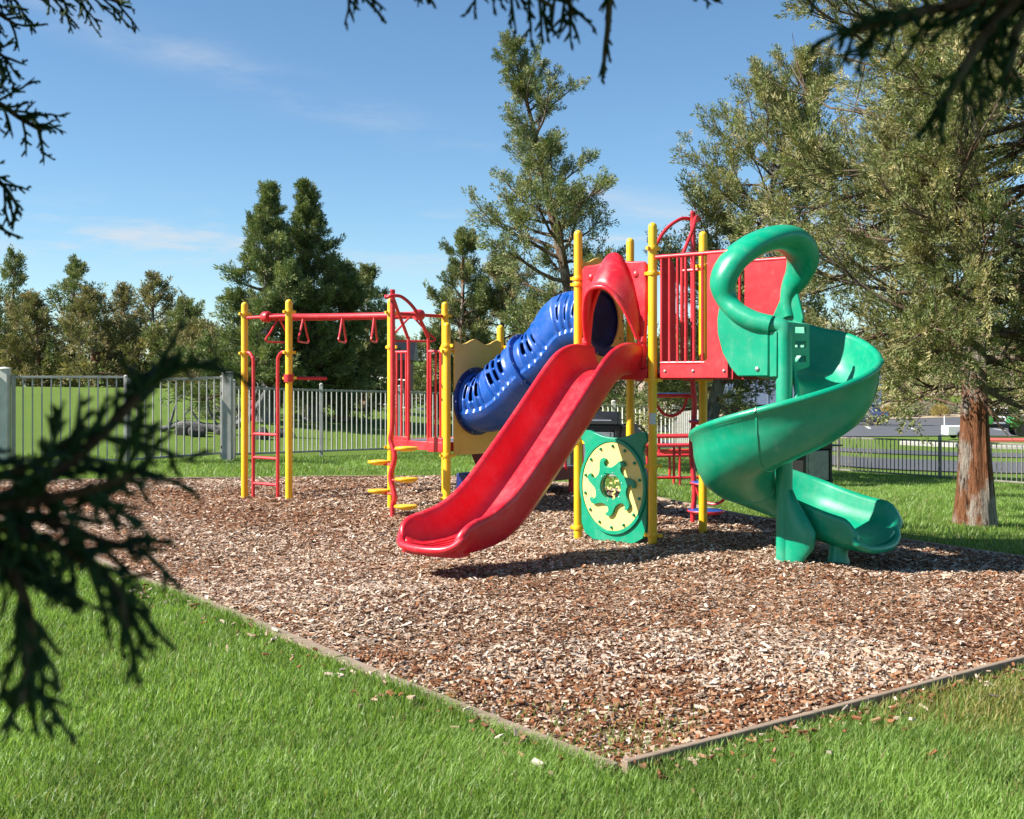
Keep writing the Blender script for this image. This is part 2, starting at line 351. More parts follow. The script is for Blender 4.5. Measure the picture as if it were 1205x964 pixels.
def grid_mesh(name, X, Y, Zv, mat, mask=None, smooth=True):
    ny, nx = X.shape; I = np.arange(nx*ny).reshape(ny, nx)
    F = np.stack([I[:-1, :-1], I[:-1, 1:], I[1:, 1:], I[1:, :-1]], -1).reshape(-1, 4)
    if mask is not None: F = F[mask.reshape(-1)]
    V = np.stack([X, Y, Zv], -1).reshape(-1, 3)
    u, inv = np.unique(F, return_inverse=True)
    return np_mesh(name, V[u], inv.reshape(F.shape), mat, smooth=smooth)
tag(grid_mesh('ground', GX, GY, Z, M['lawn']), kind='structure')
rng = np.random.default_rng(7)
def vnoise(x, y, s, seed=0):
    r = np.random.default_rng(seed); T = r.random((64, 64)); x = x/s; y = y/s; xi = np.floor(x).astype(int); yi = np.floor(y).astype(int); fx = x-xi; fy = y-yi
    fx = fx*fx*(3-2*fx); fy = fy*fy*(3-2*fy); g = lambda a, b: T[a % 64, b % 64]
    return (g(xi, yi)*(1-fx)+g(xi+1, yi)*fx)*(1-fy)+(g(xi, yi+1)*(1-fx)+g(xi+1, yi+1)*fx)*fy
# wood-chip bed: polygon patch (u,v over the quad) with lumps
def pit_uv(u, v):
    u = u[..., None]; v = v[..., None]; return (PIT[0]*(1-u)+PIT[1]*u)*(1-v)+(PIT[3]*(1-u)+PIT[2]*u)*v
def bed_z(x, y): return HH(x, y)+.012-.05*np.exp(-((x+.75)**2+(y-9.75)**2)/.20)+.02*np.exp(-((x+.9)**2+(y-9.1)**2)/.3)-.05*np.exp(-((x-3.35)**2+(y-10.55)**2)/.14)+.05*(vnoise(x, y, .55, 3)-.5)*np.clip(pit_in(x, y)/.5, 0, 1)+.03*(vnoise(x, y, 1.7, 5)-.5)*np.clip(pit_in(x, y)/.5, 0, 1)+.018*(vnoise(x, y, .16, 9)-.5)
U, Vv = np.meshgrid(np.linspace(0, 1, 110), np.linspace(0, 1, 240)**1.15); P = pit_uv(U, Vv)
tag(grid_mesh('wood_chip_bed', P[..., 0], P[..., 1], bed_z(P[..., 0], P[..., 1]), M['bed']), kind='structure')
# loose chips: irregular flakes with thickness near, single flakes further off
def frust(x, y, m=1.0): return (np.abs(x) < .426*y+m)
def chips(name, n, y0, y1, thick, size, spill=0):
    uv = rng.random((n*3, 2)); p = pit_uv(uv[:, 0], uv[:, 1]); x, y = p[:, 0], p[:, 1]
    k = (y > y0) & (y < y1) & frust(x, y) & (pit_in(x, y) > .015); x, y = x[k][:n], y[k][:n]; n = len(x)
    if spill:
        t = rng.random(spill); ed = rng.random(spill) < .5; q = np.where(ed[:, None], PIT[0]*(1-t[:, None])+PIT[1]*t[:, None], PIT[0]*(1-t[:, None])+PIT[3]*t[:, None]); of = rng.exponential(.11, spill)+.06
        q = q+np.where(ed[:, None], np.array([.6, -.8]), np.array([-.805, -.593]))*of[:, None]; x, y = q[:, 0], q[:, 1]; n = spill
    z = bed_z(x, y) if not spill else HH(x, y)+rng.uniform(.015, .045, n)
    L = np.minimum(size*rng.lognormal(0, .42, n), .062)*.5; Wd = L*rng.uniform(.16, .5, n); th = rng.uniform(.002, .006, n)
    az = rng.uniform(0, 2*np.pi, n); ti = rng.normal(0, .28, n); ro = rng.normal(0, .3, n)
    a = np.stack([np.cos(az)*np.cos(ti), np.sin(az)*np.cos(ti), np.sin(ti)], 1)
    s0 = np.stack([-np.sin(az), np.cos(az), np.zeros(n)], 1); up = np.cross(a, s0); s = s0*np.cos(ro)[:, None]+up*np.sin(ro)[:, None]; up = np.cross(a, s)
    c = np.stack([x, y, z+rng.uniform(.001, .016, n)], 1)
    j = rng.uniform(.6, 1.15, (n, 4, 1)); sg = [(-1, -1), (1, -1), (1, 1), (-1, 1)]
    top = np.stack([c+a*(L*sx)[:, None]*j[:, i]+s*(Wd*sy)[:, None]*j[:, 3-i] for i, (sx, sy) in enumerate(sg)], 1)
    top += up[:, None, :]*(th[:, None, None])
    red = np.clip((vnoise(x*.8+y*.3, y*1.2-x*.2, 1.6, 21)*.75+vnoise(x, y, .5, 22)*.35-.43)*4.2, 0, 1)       # raked-up, fresher red-brown areas
    near_str = np.exp(-((x-1)**2+(y-12.2)**2)/14)
    red = np.clip(red*(1-.6*near_str), 0, 1)
    pal = np.array([(.56, .43, .33), (.44, .31, .215), (.32, .18, .10), (.26, .105, .045), (.15, .062, .030), (.68, .58, .47), (.28, .23, .19)])
    pa = np.array([.34, .28, .14, .06, .03, .10, .05]); pb = np.array([.07, .12, .24, .31, .21, .03, .02])
    r = rng.random(n); cum = np.cumsum(pa*(1-red)[:, None]+pb*red[:, None], 1); idx = np.clip((r[:, None] > cum).sum(1), 0, 6)
    cc = pal[idx]*rng.uniform(.82, 1.15, (n, 1))
    if thick:
        bot = top-up[:, None, :]*(th*1.6)[:, None, None]*1.4
        V = np.concatenate([top, bot], 1).reshape(-1, 3); b = np.arange(n)[:, None, None]*8
        F = (b+np.array([(0, 1, 2, 3), (0, 4, 5, 1), (1, 5, 6, 2), (2, 6, 7, 3), (3, 7, 4, 0)])[None]).reshape(-1, 4); C = np.repeat(cc, 8, 0)
    else:
        V = top.reshape(-1, 3); F = np.arange(n*4).reshape(-1, 4); C = np.repeat(cc, 4, 0)
    return V, F, C
A = [chips('', 40000, 4.9, 7.0, True, .026), chips('', 70000, 7.0, 9.5, False, .026), chips('', 52000, 9.5, 12, False, .029), chips('', 60000, 12, 18.2, False, .034), chips('', 100, 5, 9, True, .030, 900)]
off = 0; Vs, Fs, Cs = [], [], []
for v_, f_, c_ in A: Vs.append(v_); Fs.append(f_+off); Cs.append(c_); off += len(v_)
o = np_mesh('wood_chips', np.concatenate(Vs), np.concatenate(Fs), M['chip'], col=np.concatenate(Cs))
tag(o, 'loose tan and red-brown wood chips filling the play pit', 'wood chips', kind='stuff')
# timber edging, one run per side, each plank a part
def edging(name, a, b, label, top, w=.05, plank=2.4, h=.20, wob=.0):
    a, b = Vector((*a, 0)), Vector((*b, 0)); d = (b-a); L = d.length; d.normalize(); n = Vector((-d.y, d.x, 0)); e = empty('timber_edging', (a.x, a.y, H(a.x, a.y)))
    tag(e, label, 'edging', 'timber edging around the chip pit')
    k = max(1, round(L/plank)); r = random.Random(len(label))
    for i in range(k):
        m = MB(); p0 = a+d*(L*i/k+.004); p1 = a+d*(L*(i+1)/k-.004); j0, j1 = r.uniform(-.013, .013), r.uniform(-.013, .013); rings = []
        N = 7
        for q in range(N):
            t = q/(N-1); p = p0.lerp(p1, t); z = H(p.x, p.y)+top+j0*(1-t)+j1*t; s = n*(j1*.6)
            rings.append([Vector((p.x, p.y, z))+s-n*w, Vector((p.x, p.y, z))+s, Vector((p.x, p.y, z-h))+s, Vector((p.x, p.y, z-h))+s-n*w])
        m.sweep(rings); m.build('plank', M['timber'], e, bevel=.006)
    return e
edging('near_right', PIT[0], PIT[1], 'weathered timber edging with its outer face showing above yellowish grass', .06, .038)
edging('far_right', PIT[1], PIT[2], 'pale timber edging between the chips and the lawn with the large tree', .03, .06)
edging('back', PIT[2], PIT[3], 'dark timber edging along the chips on the gate side', .035, .05)
edging('near_left', PIT[3], PIT[0], 'low timber edging half sunk beside tall green grass', .035, .095)
# ------------------------------------------------------------------ grass
def blades(n, x, y, hmin, hmax, w, seg2=True, dry=None, z=None):
    z = HH(x, y) if z is None else z; n = len(x)
    h = rng.uniform(hmin, hmax, n)*(.75+.5*vnoise(x, y, .6, 31)); az = rng.uniform(0, 2*np.pi, n)
    lean = np.stack([np.cos(az), np.sin(az)], 1)*(h*rng.uniform(.15, .8, n))[:, None]+np.array([.25, .05])*h[:, None]*(vnoise(x, y, .9, 37)-.3)[:, None]*1.6
    fa = az+rng.uniform(.6, 2.5, n); ww = w*rng.uniform(.7, 1.3, n); sd = np.stack([np.cos(fa)*ww, np.sin(fa)*ww, np.zeros(n)], 1)
    b = np.stack([x, y, z-.008], 1); mid = b+np.concatenate([lean*.38, (h*.6)[:, None]], 1); tip = b+np.concatenate([lean, h[:, None]*.96], 1)
    t = rng.random((n, 1)); pat = np.clip(vnoise(x, y, .8, 33)*.6+vnoise(x, y, .22, 34)*.4, 0, 1)[:, None]
    c = np.array([.115, .215, .028])*(1-t)+np.array([.32, .46, .125])*t
    c = c*(.72+.6*pat); k = rng.random((n, 1)) < .05; c = np.where(k, np.array([.34, .31, .14]), c)
    if dry is not None:
        q = (rng.random(n) < dry*.75)[:, None]; c = np.where(q, np.array([.33, .30, .10])*(.6+.7*t), c)
    if seg2:
        V = np.stack([b-sd, b+sd, mid+sd*.8, mid-sd*.8, tip], 1).reshape(-1, 3); i = np.arange(n)[:, None]*5
        F = np.concatenate([i+[0, 1, 2], i+[0, 2, 3], i+[3, 2, 4]], 0); C = np.repeat(c, 5, 0)
    else:
        V = np.stack([b-sd, b+sd, tip], 1).reshape(-1, 3); F = np.arange(n*3).reshape(-1, 3); C = np.repeat(c, 3, 0)
    return V, F, C
def sample(n, x0, x1, y0, y1, cond):
    x = rng.uniform(x0, x1, n); y = rng.uniform(y0, y1, n); k = cond(x, y); return x[k], y[k]
lst = []
out_ = lambda x, y: pit_in(x, y) < -.052
for (x0, x1, y0, y1, n, hm, hM, w) in [(-4, 4, 3.6, 5.5, 150000, .035, .080, .0023), (-5, 5, 5.5, 8, 120000, .035, .080, .0027), (-6, -.5, 8, 12, 60000, .035, .075, .0034)]:
    x, y = sample(n, x0, x1, y0, y1, lambda x, y: out_(x, y) & frust(x, y, .55))
    dry = np.clip(1-np.hypot((x-2.45)/1.1, (y-6.0)/.75), 0, 1)*1.9+np.clip((x+y*.3-3.2)*.35, 0, .35)*(vnoise(x, y, .7, 41) > .45)
    lst.append(blades(n, x, y, hm, hM, w, True, np.clip(dry, 0, 1)))
# tufts leaning over the low timber on the left and through the chips close to the corner
tt = rng.random(9000); pp = PIT[0]*(1-tt[:, None])+PIT[3]*tt[:, None]; x = pp[:, 0]-.05-.07*rng.random(9000); y = pp[:, 1]-.05-.05*rng.random(9000); k = frust(x, y, .6)&(y<12)
lst.append(blades(0, x[k], y[k], .05, .10, .0028))
tt = rng.random(420)**1.6; x = .446+(rng.random(420)-.5)*.9*(.4+tt); y = 5.1+tt*.9; k = pit_in(x, y) > .02
lst.append(blades(0, x[k], y[k], .03, .07, .0024))
x, y = sample(130000, 1, 13, 9, 31, lambda x, y: out_(x, y) & frust(x, y, .8) & (x > 2.0) & (pit_in(x, y) > -22) & (y < 32-1.2*(x-8.0).clip(-4, 9)))
lst.append(blades(0, x, y, .045, .075, .007, False))
x, y = sample(90000, -10.5, 3, 15, 24.5, lambda x, y: out_(x, y) & frust(x, y, .8) & (y < 20.2+(x+4.7).clip(0, 9)*1.3))
lst.append(blades(0, x, y, .04, .07, .007, False))
off = 0; Vs, Fs, Cs = [], [], []
for v_, f_, c_ in lst: Vs.append(v_); Fs.append(f_+off); Cs.append(c_); off += len(v_)
o = np_mesh('grass', np.concatenate(Vs), np.concatenate(Fs), M['grassblade'], col=np.concatenate(Cs))
tag(o, 'short bright green lawn grass around the chip pit', 'grass', kind='stuff')
# ------------------------------------------------------------------ road, verge path, car park, dry bank
def drape(name, poly, mat, dz, nu=40, nv=12):
    """quad patch a,b,c,d draped over the terrain"""
    a, b, c, d = [np.array(p, float) for p in poly]; u, v = np.meshgrid(np.linspace(0, 1, nu), np.linspace(0, 1, nv)); u = u[..., None]; v = v[..., None]
    p = (a*(1-u)+b*u)*(1-v)+(d*(1-u)+c*u)*v
    return tag(grid_mesh(name, p[..., 0], p[..., 1], HH(p[..., 0], p[..., 1])+dz, mat), kind='structure')
drape('road', [(3, 33.5), (60, 30), (60, 37.5), (3, 40.5)], M['asphalt'], .03, 60, 12)
drape('path', [(3, 43.6), (60, 41), (60, 44.5), (3, 47)], M['concrete'] if 0 else M['asphalt'], .03, 60, 8)
drape('car_park', [(-6, 64), (90, 64), (90, 122), (-6, 122)], M['asphalt'], .045, 120, 60)
drape('dry_ground', [(-14, 122.5), (140, 122.5), (200, 200), (-14, 200)], M['soil'], .05, 60, 30)
drape('concrete_pad', [(.6, 18.9), (4.6, 19.6), (4.2, 22.4), (.2, 21.7)], M['concrete'], .03, 12, 10)
for i in range(9):      # bay markings
    x = 17+i*2.9; m_ = drape('bay_marking', [(x, 77), (x+.22, 77), (x+1.6+.22, 83), (x+1.6, 83)], M['paint'], .06, 2, 8)
# ------------------------------------------------------------------ play structure
P2 = Vector((1.344, 11.49, 0)); E1 = Vector((.755, -.655, 0)).normalized(); E2 = Vector((.655, .755, 0)).normalized(); UP = Vector((0, 0, 1))
def G(a, b, z): return P2+E1*a+E2*b+UP*z
PLAY = empty('play_structure', (P2.x, P2.y, 0))
tag(PLAY, 'play structure with red slide, green spiral slide, blue tube and yellow posts on wood chips', 'play structure')
def part(mb, name, mat, parent=PLAY, bevel=0, sharp=40):
    o = mb.build(name, mat, None, sharp, bevel); o.parent = parent
    if parent is PLAY: o.matrix_parent_inverse = Matrix.Translation(PLAY.location).inverted()
    return o
def gpos(v): return v if len(v) == 3 else G(v[0], v[1], 0)
DK = 1.70; LD = .90; PR = .0425
clampmesh = MB().lathe([(PR+.001, -.02), (PR+.011, -.02), (PR+.014, -.012), (PR+.014, .012), (PR+.011, .02), (PR+.001, .02)], (0, 0, 0), n=18).box((PR+.03, 0, 0), (.05, .022, .034)).box((-PR-.022, 0, 0), (.03, .03, .03))
clampmesh.lathe([(.009, 0), (.009, .012), (.005, .016)], (PR+.04, .01, 0), (0, 1, 0), 8)
CL0 = None
def post(p, top, clamps=(), ang=0):
    global CL0
    p = Vector((p.x, p.y, 0)); g = H(p.x, p.y)
    o = part(MB().lathe([(PR, g-.35), (PR, top-PR*1.0)]+[(PR*math.cos(q), top-PR+PR*math.sin(q)) for q in [R(15*i) for i in range(1, 6)]]+[(.001, top)], p, n=24), 'post', M['yellow'])
    for z in clamps:
        if CL0 is None:
            c = clampmesh.build('clamp', M['yellow'], None); CL0 = c
        else: c = CL0.copy(); COL.objects.link(c)
        c.parent = o; c.location = (p.x, p.y, z); c.rotation_euler = (0, 0, ang+(hash(round(z*10)) % 5)*.35)
    return o
a1 = math.atan2(E1.y, E1.x)
post(G(-.9, 0, 0), 3.106, (2.62, 2.56, 1.62, .98, .12), a1)
p2o = post(G(0, 0, 0), 3.106, (2.86, 2.62, 1.60, .78, .12), a1)
post(G(0, .9, 0), 3.106, (2.75, 1.60), a1)
post(G(-.9, .9, 0), 3.106, (2.6, 1.62), a1)
post(G(-2.79, .06, 0), 2.24, (1.98, 1.92, .76, .28), a1); post(G(-2.79, .96, 0), 2.24, (1.98, .8), a1)
post(G(-3.69, .06, 0), 2.55, (2.38, 1.98, .82), a1); post(G(-3.69, .96, 0), 2.55, (2.38, 1.98, .8), a1)
P5 = Vector((-3.335, 15.0, 0)); P6 = Vector((-2.69, 14.5, 0))
post(P5, 2.57, (2.42, 1.93), -.6); post(P6, 2.57, (2.42, 1.93, 1.62), -.6)
# sticker on the front post
a = G(0, 0, 0); sd = (Vector((0, 0, 0))-a); sd.z = 0; sd.normalize(); sx = Vector((-sd.y, sd.x, 0))
rings = [[a+(sd*math.cos(q)+sx*math.sin(q))*(PR+.0015)+UP*z for z in (1.18, 1.285)] for q in [R(-44+11*i) for i in range(9)]]
part(MB().sweep(rings, False, False), 'sticker', M['sticker'], p2o)
# decks
def deck(a0, b0, a1_, b1, z, th=.04):
    o = part(MB().box(G((a0+a1_)/2, (b0+b1)/2, z-th/2), (a1_-a0-.02, b1-b0-.02, th), (E1, E2, UP)), 'deck', M['deck'], bevel=.006)
    for (a, b, c, d) in ((a0, b0, a1_, b0), (a0, b1, a1_, b1), (a0, b0, a0, b1), (a1_, b0, a1_, b1)):
        q0, q1 = G(a, b, z-.045), G(c, d, z-.045); dd = (q1-q0); L = dd.length; dd.normalize()
        part(MB().box((q0+q1)/2, (L-.11, .03, .10), (dd, UP.cross(dd), UP)), 'deck_edge', M['red_steel'], o, bevel=.005)
    return o
deck(-.9, 0, 0, .9, DK); deck(-3.69, .06, -2.79, .96, LD); deck(.03, .02, .93, .88, DK+.002)
# ---- straight red slide --------------------------------------------------
def S(a, t, z): return G(-.45+a, -t, z)
prof = [(-.06, 1.70), (.10, 1.70), (.25, 1.68), (.40, 1.60), (.55, 1.47), (.8, 1.23), (1.1, .95), (1.4, .68), (1.65, .47), (1.85, .345), (2.05, .275), (2.25, .245), (2.45, .235), (2.58, .225)]
pp = smooth_path([Vector((t, z, 0)) for t, z in prof], 6); rings = []
for i, p in enumerate(pp):
    q0 = pp[max(0, i-1)]; q1 = pp[min(len(pp)-1, i+1)]; tg = (q1-q0).normalized(); nn = Vector((-tg.y, tg.x, 0))
    t = p.x; wall = .27 if t > .35 else .23+.04*max(0, t)/.35; fl = 0
    if t > 1.9: q = min(1, (t-1.9)/.5); wall = .27-.055*q; fl = .035*q
    if t > 2.36: wall = .04+.175*math.sqrt(max(0, 1-((t-2.36)/.225)**2))
    k = 1 if t < 2.46 else 1-.10*((t-2.46)/.12)**2
    sec = [(-.335, .10), (-.352, wall-.05), (-.350, wall-.01), (-.335, wall+.012), (-.312, wall+.014), (-.294, wall-.004), (-.283, wall-.05), (-.262, wall*.45), (-.238, .05), (-.20, .012), (-.12, 0), (-.04, 0), (.04, 0), (.12, 0), (.20, .012), (.238, .05), (.262, wall*.45), (.283, wall-.05), (.294, wall-.004), (.312, wall+.014), (.335, wall+.012), (.350, wall-.01), (.352, wall-.05), (.335, .10), (.318, .02), (.29, -.035), (.22, -.052), (0, -.055), (-.22, -.052), (-.29, -.035), (-.318, .02)]
    rings.append([S((sa+(fl if sa > 0 else -fl)*abs(sa)/.35)*k, t+nn.x*h, p.y+nn.y*h) for sa, h in sec])
# rolled end lip
pe = pp[-1]
SL = part(MB().sweep(rings), 'straight_slide', M['red_plastic'], sharp=60)
part(MB().tube(smooth_path([S(-.345, 2.36, .445), S(-.352, 2.45, .41), S(-.345, 2.54, .32), S(-.30, 2.60, .262), S(-.20, 2.645, .235), S(0, 2.665, .226), S(.20, 2.645, .235), S(.30, 2.60, .262), S(.345, 2.54, .32), S(.352, 2.45, .41), S(.345, 2.36, .445)], 6), .034, 12), 'end_lip', M['red_plastic'], SL)
fl_ = MB().plate([[(-.30, 2.40), (.30, 2.40), (.33, 2.54), (.28, 2.60), (.14, 2.645), (-.14, 2.645), (-.28, 2.60), (-.33, 2.54)]], .06, S(0, 0, .206), E1, -E2); part(fl_, 'end_tread', M['red_plastic'], SL)
for i in range(6):
    a = -.19+i*.076; part(MB().tube(smooth_path([S(a*.9, 2.12, .262), S(a, 2.35, .241), S(a*1.05, 2.52, .239), S(a*1.08, 2.62-abs(a)*.1, .246), S(a*1.1, 2.68-abs(a)*.18, .222)], 5), .0075, 6), 'grip_rib', M['red_plastic'], SL)
for s in (-1, 1):      # mounting ears at the top of the chute
    part(MB().box(S(.335*s, -.005, 1.87), (.05, .06, .30), (E1, E2, UP)).lathe([(.022, 0), (.022, .05), (.012, .062)], S(.335*s, -.01, 2.0), UP, 10), 'mounting_ear', M['red_plastic'], SL, bevel=.012)
# hood over the slide entrance
HB = 2.0
def arch(hw, top, zb, fw_top, fw_bot, n=28, sharp_=1.6):
    o = []
    for i in range(n+1):
        q = -1+2*i/n; a = hw*q; h = max(0, 1-q*q)**sharp_ if sharp_ < 1.5 else max(0, 1-abs(q)**sharp_)**.8; z = zb+(top-zb)*h; o.append(S(a, fw_bot+(fw_top-fw_bot)*h, z))
    return o
ba = arch(.335, 2.85, HB, .02, .02, sharp_=.55); fa_ = arch(.31, 2.50, HB, .27, .05, sharp_=2.6)
midr = [b.lerp(f, .5)+UP*(.035*math.sin(math.pi*i/28))-E2*0 for i, (b, f) in enumerate(zip(ba, fa_))]
hood = MB(); hood.sweep([ba, [b.lerp(m_, .55) for b, m_ in zip(ba, midr)], midr, [m_.lerp(f, .6) for m_, f in zip(midr, fa_)], fa_], False, False)
hd = part(hood, 'slide_hood', M['red_plastic'], sharp=80); so_ = hd.modifiers.new('solid', 'SOLIDIFY'); so_.thickness = .03; so_.offset = -1
part(MB().tube(fa_, .024, 10), 'rim', M['red_plastic'], hd)
outl = [(-.37, 2.0), (-.385, 2.3), (-.385, 2.70), (-.36, 2.735), (-.2, 2.745), (0, 2.79), (.2, 2.75), (.36, 2.74), (.385, 2.71), (.385, 2.3), (.37, 2.0), (.30, 2.0)]
inn = [(.30-.60*i/20, HB+(2.62-HB)*max(0, 1-(-1+2*i/20)**2)**.55) for i in range(1, 20)]+[(-.30, 2.0)]
part(MB().plate([outl+inn], .05, S(0, 0, 0), E1, UP), 'hood_panel', M['red_plastic'], hd, bevel=.012)
for s in (-1, 1):
    part(MB().box(S(.335*s, .01, 1.99), (.075, .07, .07), (E1, E2, UP)), 'foot', M['red_plastic'], hd, bevel=.015)
    part(MB().lathe([(.034, 0), (.032, .008), (.018, .018), (.001, .021)], S(.27*s, .025, 2.62), -E2, 16), 'bolt_cover', M['red_plastic'], hd)
# ---- sun wheel panel below the deck ---------------------------------------
PO = G(-.45, 0, 0); PZ = .56
def wavy_top():
    t = [(-.385, 1.075), (-.37, 1.10), (-.30, 1.10), (-.22, 1.075), (-.12, 1.045), (0, 1.035), (.12, 1.045), (.22, 1.075), (.30, 1.10), (.37, 1.10), (.385, 1.075)][::-1]
    l = [(-.40, 1.02), (-.355, .97), (-.34, .90), (-.36, .80), (-.39, .66), (-.395, .5), (-.39, .18), (-.35, .08), (-.24, .02), (0, .01), (.24, .02), (.35, .08), (.39, .18), (.395, .5), (.39, .66), (.36, .80), (.34, .90), (.355, .97), (.40, 1.02)]
    return t+l
hole = [(x, z) for x, z in circle(.13, 36, 0, PZ)]
SP = part(MB().plate([wavy_top(), hole], .045, PO, E1, UP), 'sun_panel', M['green'], bevel=.010)
part(MB().plate([circle(.398, 56, 0, PZ, .470), circle(.368, 56, 0, PZ, .435)], .03, PO-E2*.03, E1, UP), 'raised_ring', M['green'], SP, bevel=.008)
part(MB().plate([circle(.366, 56, 0, PZ, .433), hole], .014, PO-E2*.031, E1, UP), 'yellow_disc', M['lemon'], SP, bevel=.003)
gear = []
for k in range(7):
    q0 = k*2*math.pi/7+.2
    for dq, r in ((0, .188), (.10, .192), (.22, .208), (.32, .236), (.40, .268), (.50, .290), (.62, .293), (.70, .278), (.705, .262), (.64, .256), (.59, .240), (.60, .216), (.68, .198), (.80, .190)): gear.append((r*math.cos(-(q0+dq)), PZ+r*math.sin(-(q0+dq))))
part(MB().plate([gear[::-1], circle(.125, 36, 0, PZ)], .028, PO-E2*.055, E1, UP), 'sun_wheel', M['green'], SP, bevel=.004)
for k in range(14):
    q = 2*math.pi*k/14+.2; c = PO+E1*(.335*math.cos(q))+UP*(PZ+.398*math.sin(q))-E2*.038
    part(MB().lathe([(.016, 0), (.015, .012), (.008, .022), (.001, .024)], c, -E2, 10), 'panel_bolt', M['green'], SP)
for k in range(6):
    q = 2*math.pi*k/6+.3; c = PO+E1*(.142*math.cos(q))+UP*(PZ+.142*math.sin(q))-E2*.069
    part(MB().lathe([(.006, 0), (.005, .004), (.001, .006)], c, -E2, 8), 'rivet', M['steel'], SP)
for k in range(5):
    q = 2*math.pi*k/5+.9; e = lambda r, s: PO+E1*(r*math.cos(q)-s*math.sin(q))+UP*(PZ+r*math.sin(q)+s*math.cos(q))-E2*.01
    part(MB().tube(smooth_path([e(.03, .0), e(.055, .018), e(.08, -.012), e(.105, .014), e(.13, .0)], 5), [.005]+[.008]*19+[.010], 6), 'swirl', M['lemon'], SP)
# ---- tube panels and crawl tube -------------------------------------------
def tube_panel(a, b0, b1, z0, z1, zc, rh, name):
    L = b1-b0; w = [(-L/2+.06, z0), (L/2-.06, z0), (L/2-.06, z1-.03)]+[(L/2-.06-(L-.12)*k/12, z1-.03+.03*math.sin(k/12*math.pi*4+.6)) for k in range(1, 12)]+[(-L/2+.06, z1-.03)]
    o = part(MB().plate([w, circle(rh, 48, 0, zc)], .022, G(a, (b0+b1)/2, 0), E2, UP), name, M['cream'], bevel=.004)
    for k in range(12):
        q = 2*math.pi*k/12; c = G(a, (b0+b1)/2, 0)+E2*((rh+.06)*math.cos(q))+UP*(zc+(rh+.06)*math.sin(q))
        part(MB().lathe([(.010, -.018), (.010, .018)], c, E1, 8), 'panel_bolt', M['black'], o)
    return o
ZC0, ZC1 = 1.36, 2.225; TB = .48
tube_panel(-2.735, .06, .96, .76, 2.06, ZC0, .31, 'tube_panel'); tube_panel(-.95, 0, .9, 1.66, 2.86, ZC1, .31, 'tube_panel')
A0, A1 = -2.72, -.965
ctr = smooth_path([Vector((A0, ZC0, 0)), Vector((A0+.22, ZC0+.01, 0)), Vector((A0+.44, ZC0+.10, 0)), Vector((A0+.72, ZC0+.33, 0)), Vector((A1-.70, ZC1-.33, 0)), Vector((A1-.44, ZC1-.09, 0)), Vector((A1-.22, ZC1-.01, 0)), Vector((A1, ZC1, 0))], 26)
NR = 64; V = []; F = []; TR = .325
ln = [0]
for i in range(1, len(ctr)): ln.append(ln[-1]+(ctr[i]-ctr[i-1]).length)
tot = ln[-1]
def slot(u, k):
    """slots sit in four ribbed bands on both flanks of the tube"""
    d = (k/NR*360) % 360
    for u0 in (.05, .285, .56, .84):
        for j in range(3):
            if abs(u-(u0+j*.048)) < .0095:
                for c in (120+(j % 2)*10, 158+(j % 2)*10, 22-(j % 2)*10, 60-(j % 2)*10):
                    if abs((d-c+180) % 360-180) < 14: return True
    return False
for i, c in enumerate(ctr):
    q0 = ctr[max(0, i-1)]; q1 = ctr[min(len(ctr)-1, i+1)]; tg = (q1-q0).normalized(); nn = Vector((-tg.y, tg.x, 0)); u = ln[i]/tot
    rib = .013*math.cos(2*math.pi*u/.045)
    for k in range(NR):
        q = 2*math.pi*k/NR; up_ = math.sin(q)
        band = 1 if min(abs(u-x) for x in (.098, .333, .608, .888)) < .085 else 0
        dm = max(0, up_-.35)*(math.exp(-((u-.26)/.10)**2)+math.exp(-((u-.78)/.10)**2))*.075; flank = -.30 <= up_ < .92
        r = TR+(.024 if up_ < -.30 else 0)+(rib if (band and flank) else 0)+dm
        V.append(G(c.x+nn.x*r*math.sin(q), TB+r*math.cos(q), c.y+nn.y*r*math.sin(q)))
for i in range(len(ctr)-1):
    for k in range(NR):
        if slot((ln[i]+ln[i+1])/2/tot, k+.5): continue
        F.append((i*NR+k, i*NR+(k+1) % NR, (i+1)*NR+(k+1) % NR, (i+1)*NR+k))
mb = MB(); mb.v = [tuple(v) for v in V]; mb.f = F
TU = part(mb, 'crawl_tube', M['blue'], sharp=30); md = TU.modifiers.new('solid', 'SOLIDIFY'); md.thickness = .012; md.offset = -1
def ring_at(u, r0, r1, w, mat, name):
    i = min(range(len(ln)), key=lambda j: abs(ln[j]-u*tot)); c = ctr[i]; q0 = ctr[max(0, i-1)]; q1 = ctr[min(len(ctr)-1, i+1)]; tg = (q1-q0).normalized()
    ax = E1*tg.x+UP*tg.y; part(MB().lathe([(r0, -w/2), (r1-.006, -w/2), (r1, -w/2+.006), (r1, w/2-.006), (r1-.006, w/2), (r0, w/2), (r0, -w/2)], G(c.x, TB, c.y), ax, 48), name, mat, TU)
    for k in range(10):
        q = 2*math.pi*k/10; x, y = frame_from(ax); part(MB().lathe([(.008, -w/2-.006), (.008, w/2+.006)], G(c.x, TB, c.y)+(x*math.cos(q)+y*math.sin(q))*(r1-.018), ax, 8), 'flange_bolt', M['steel'], TU)
ring_at(0.0, .29, .385, .03, M['navy'], 'end_flange'); ring_at(1.0, .29, .385, .03, M['navy'], 'end_flange'); ring_at(.47, .325, .382, .05, M['blue'], 'joint_flange')
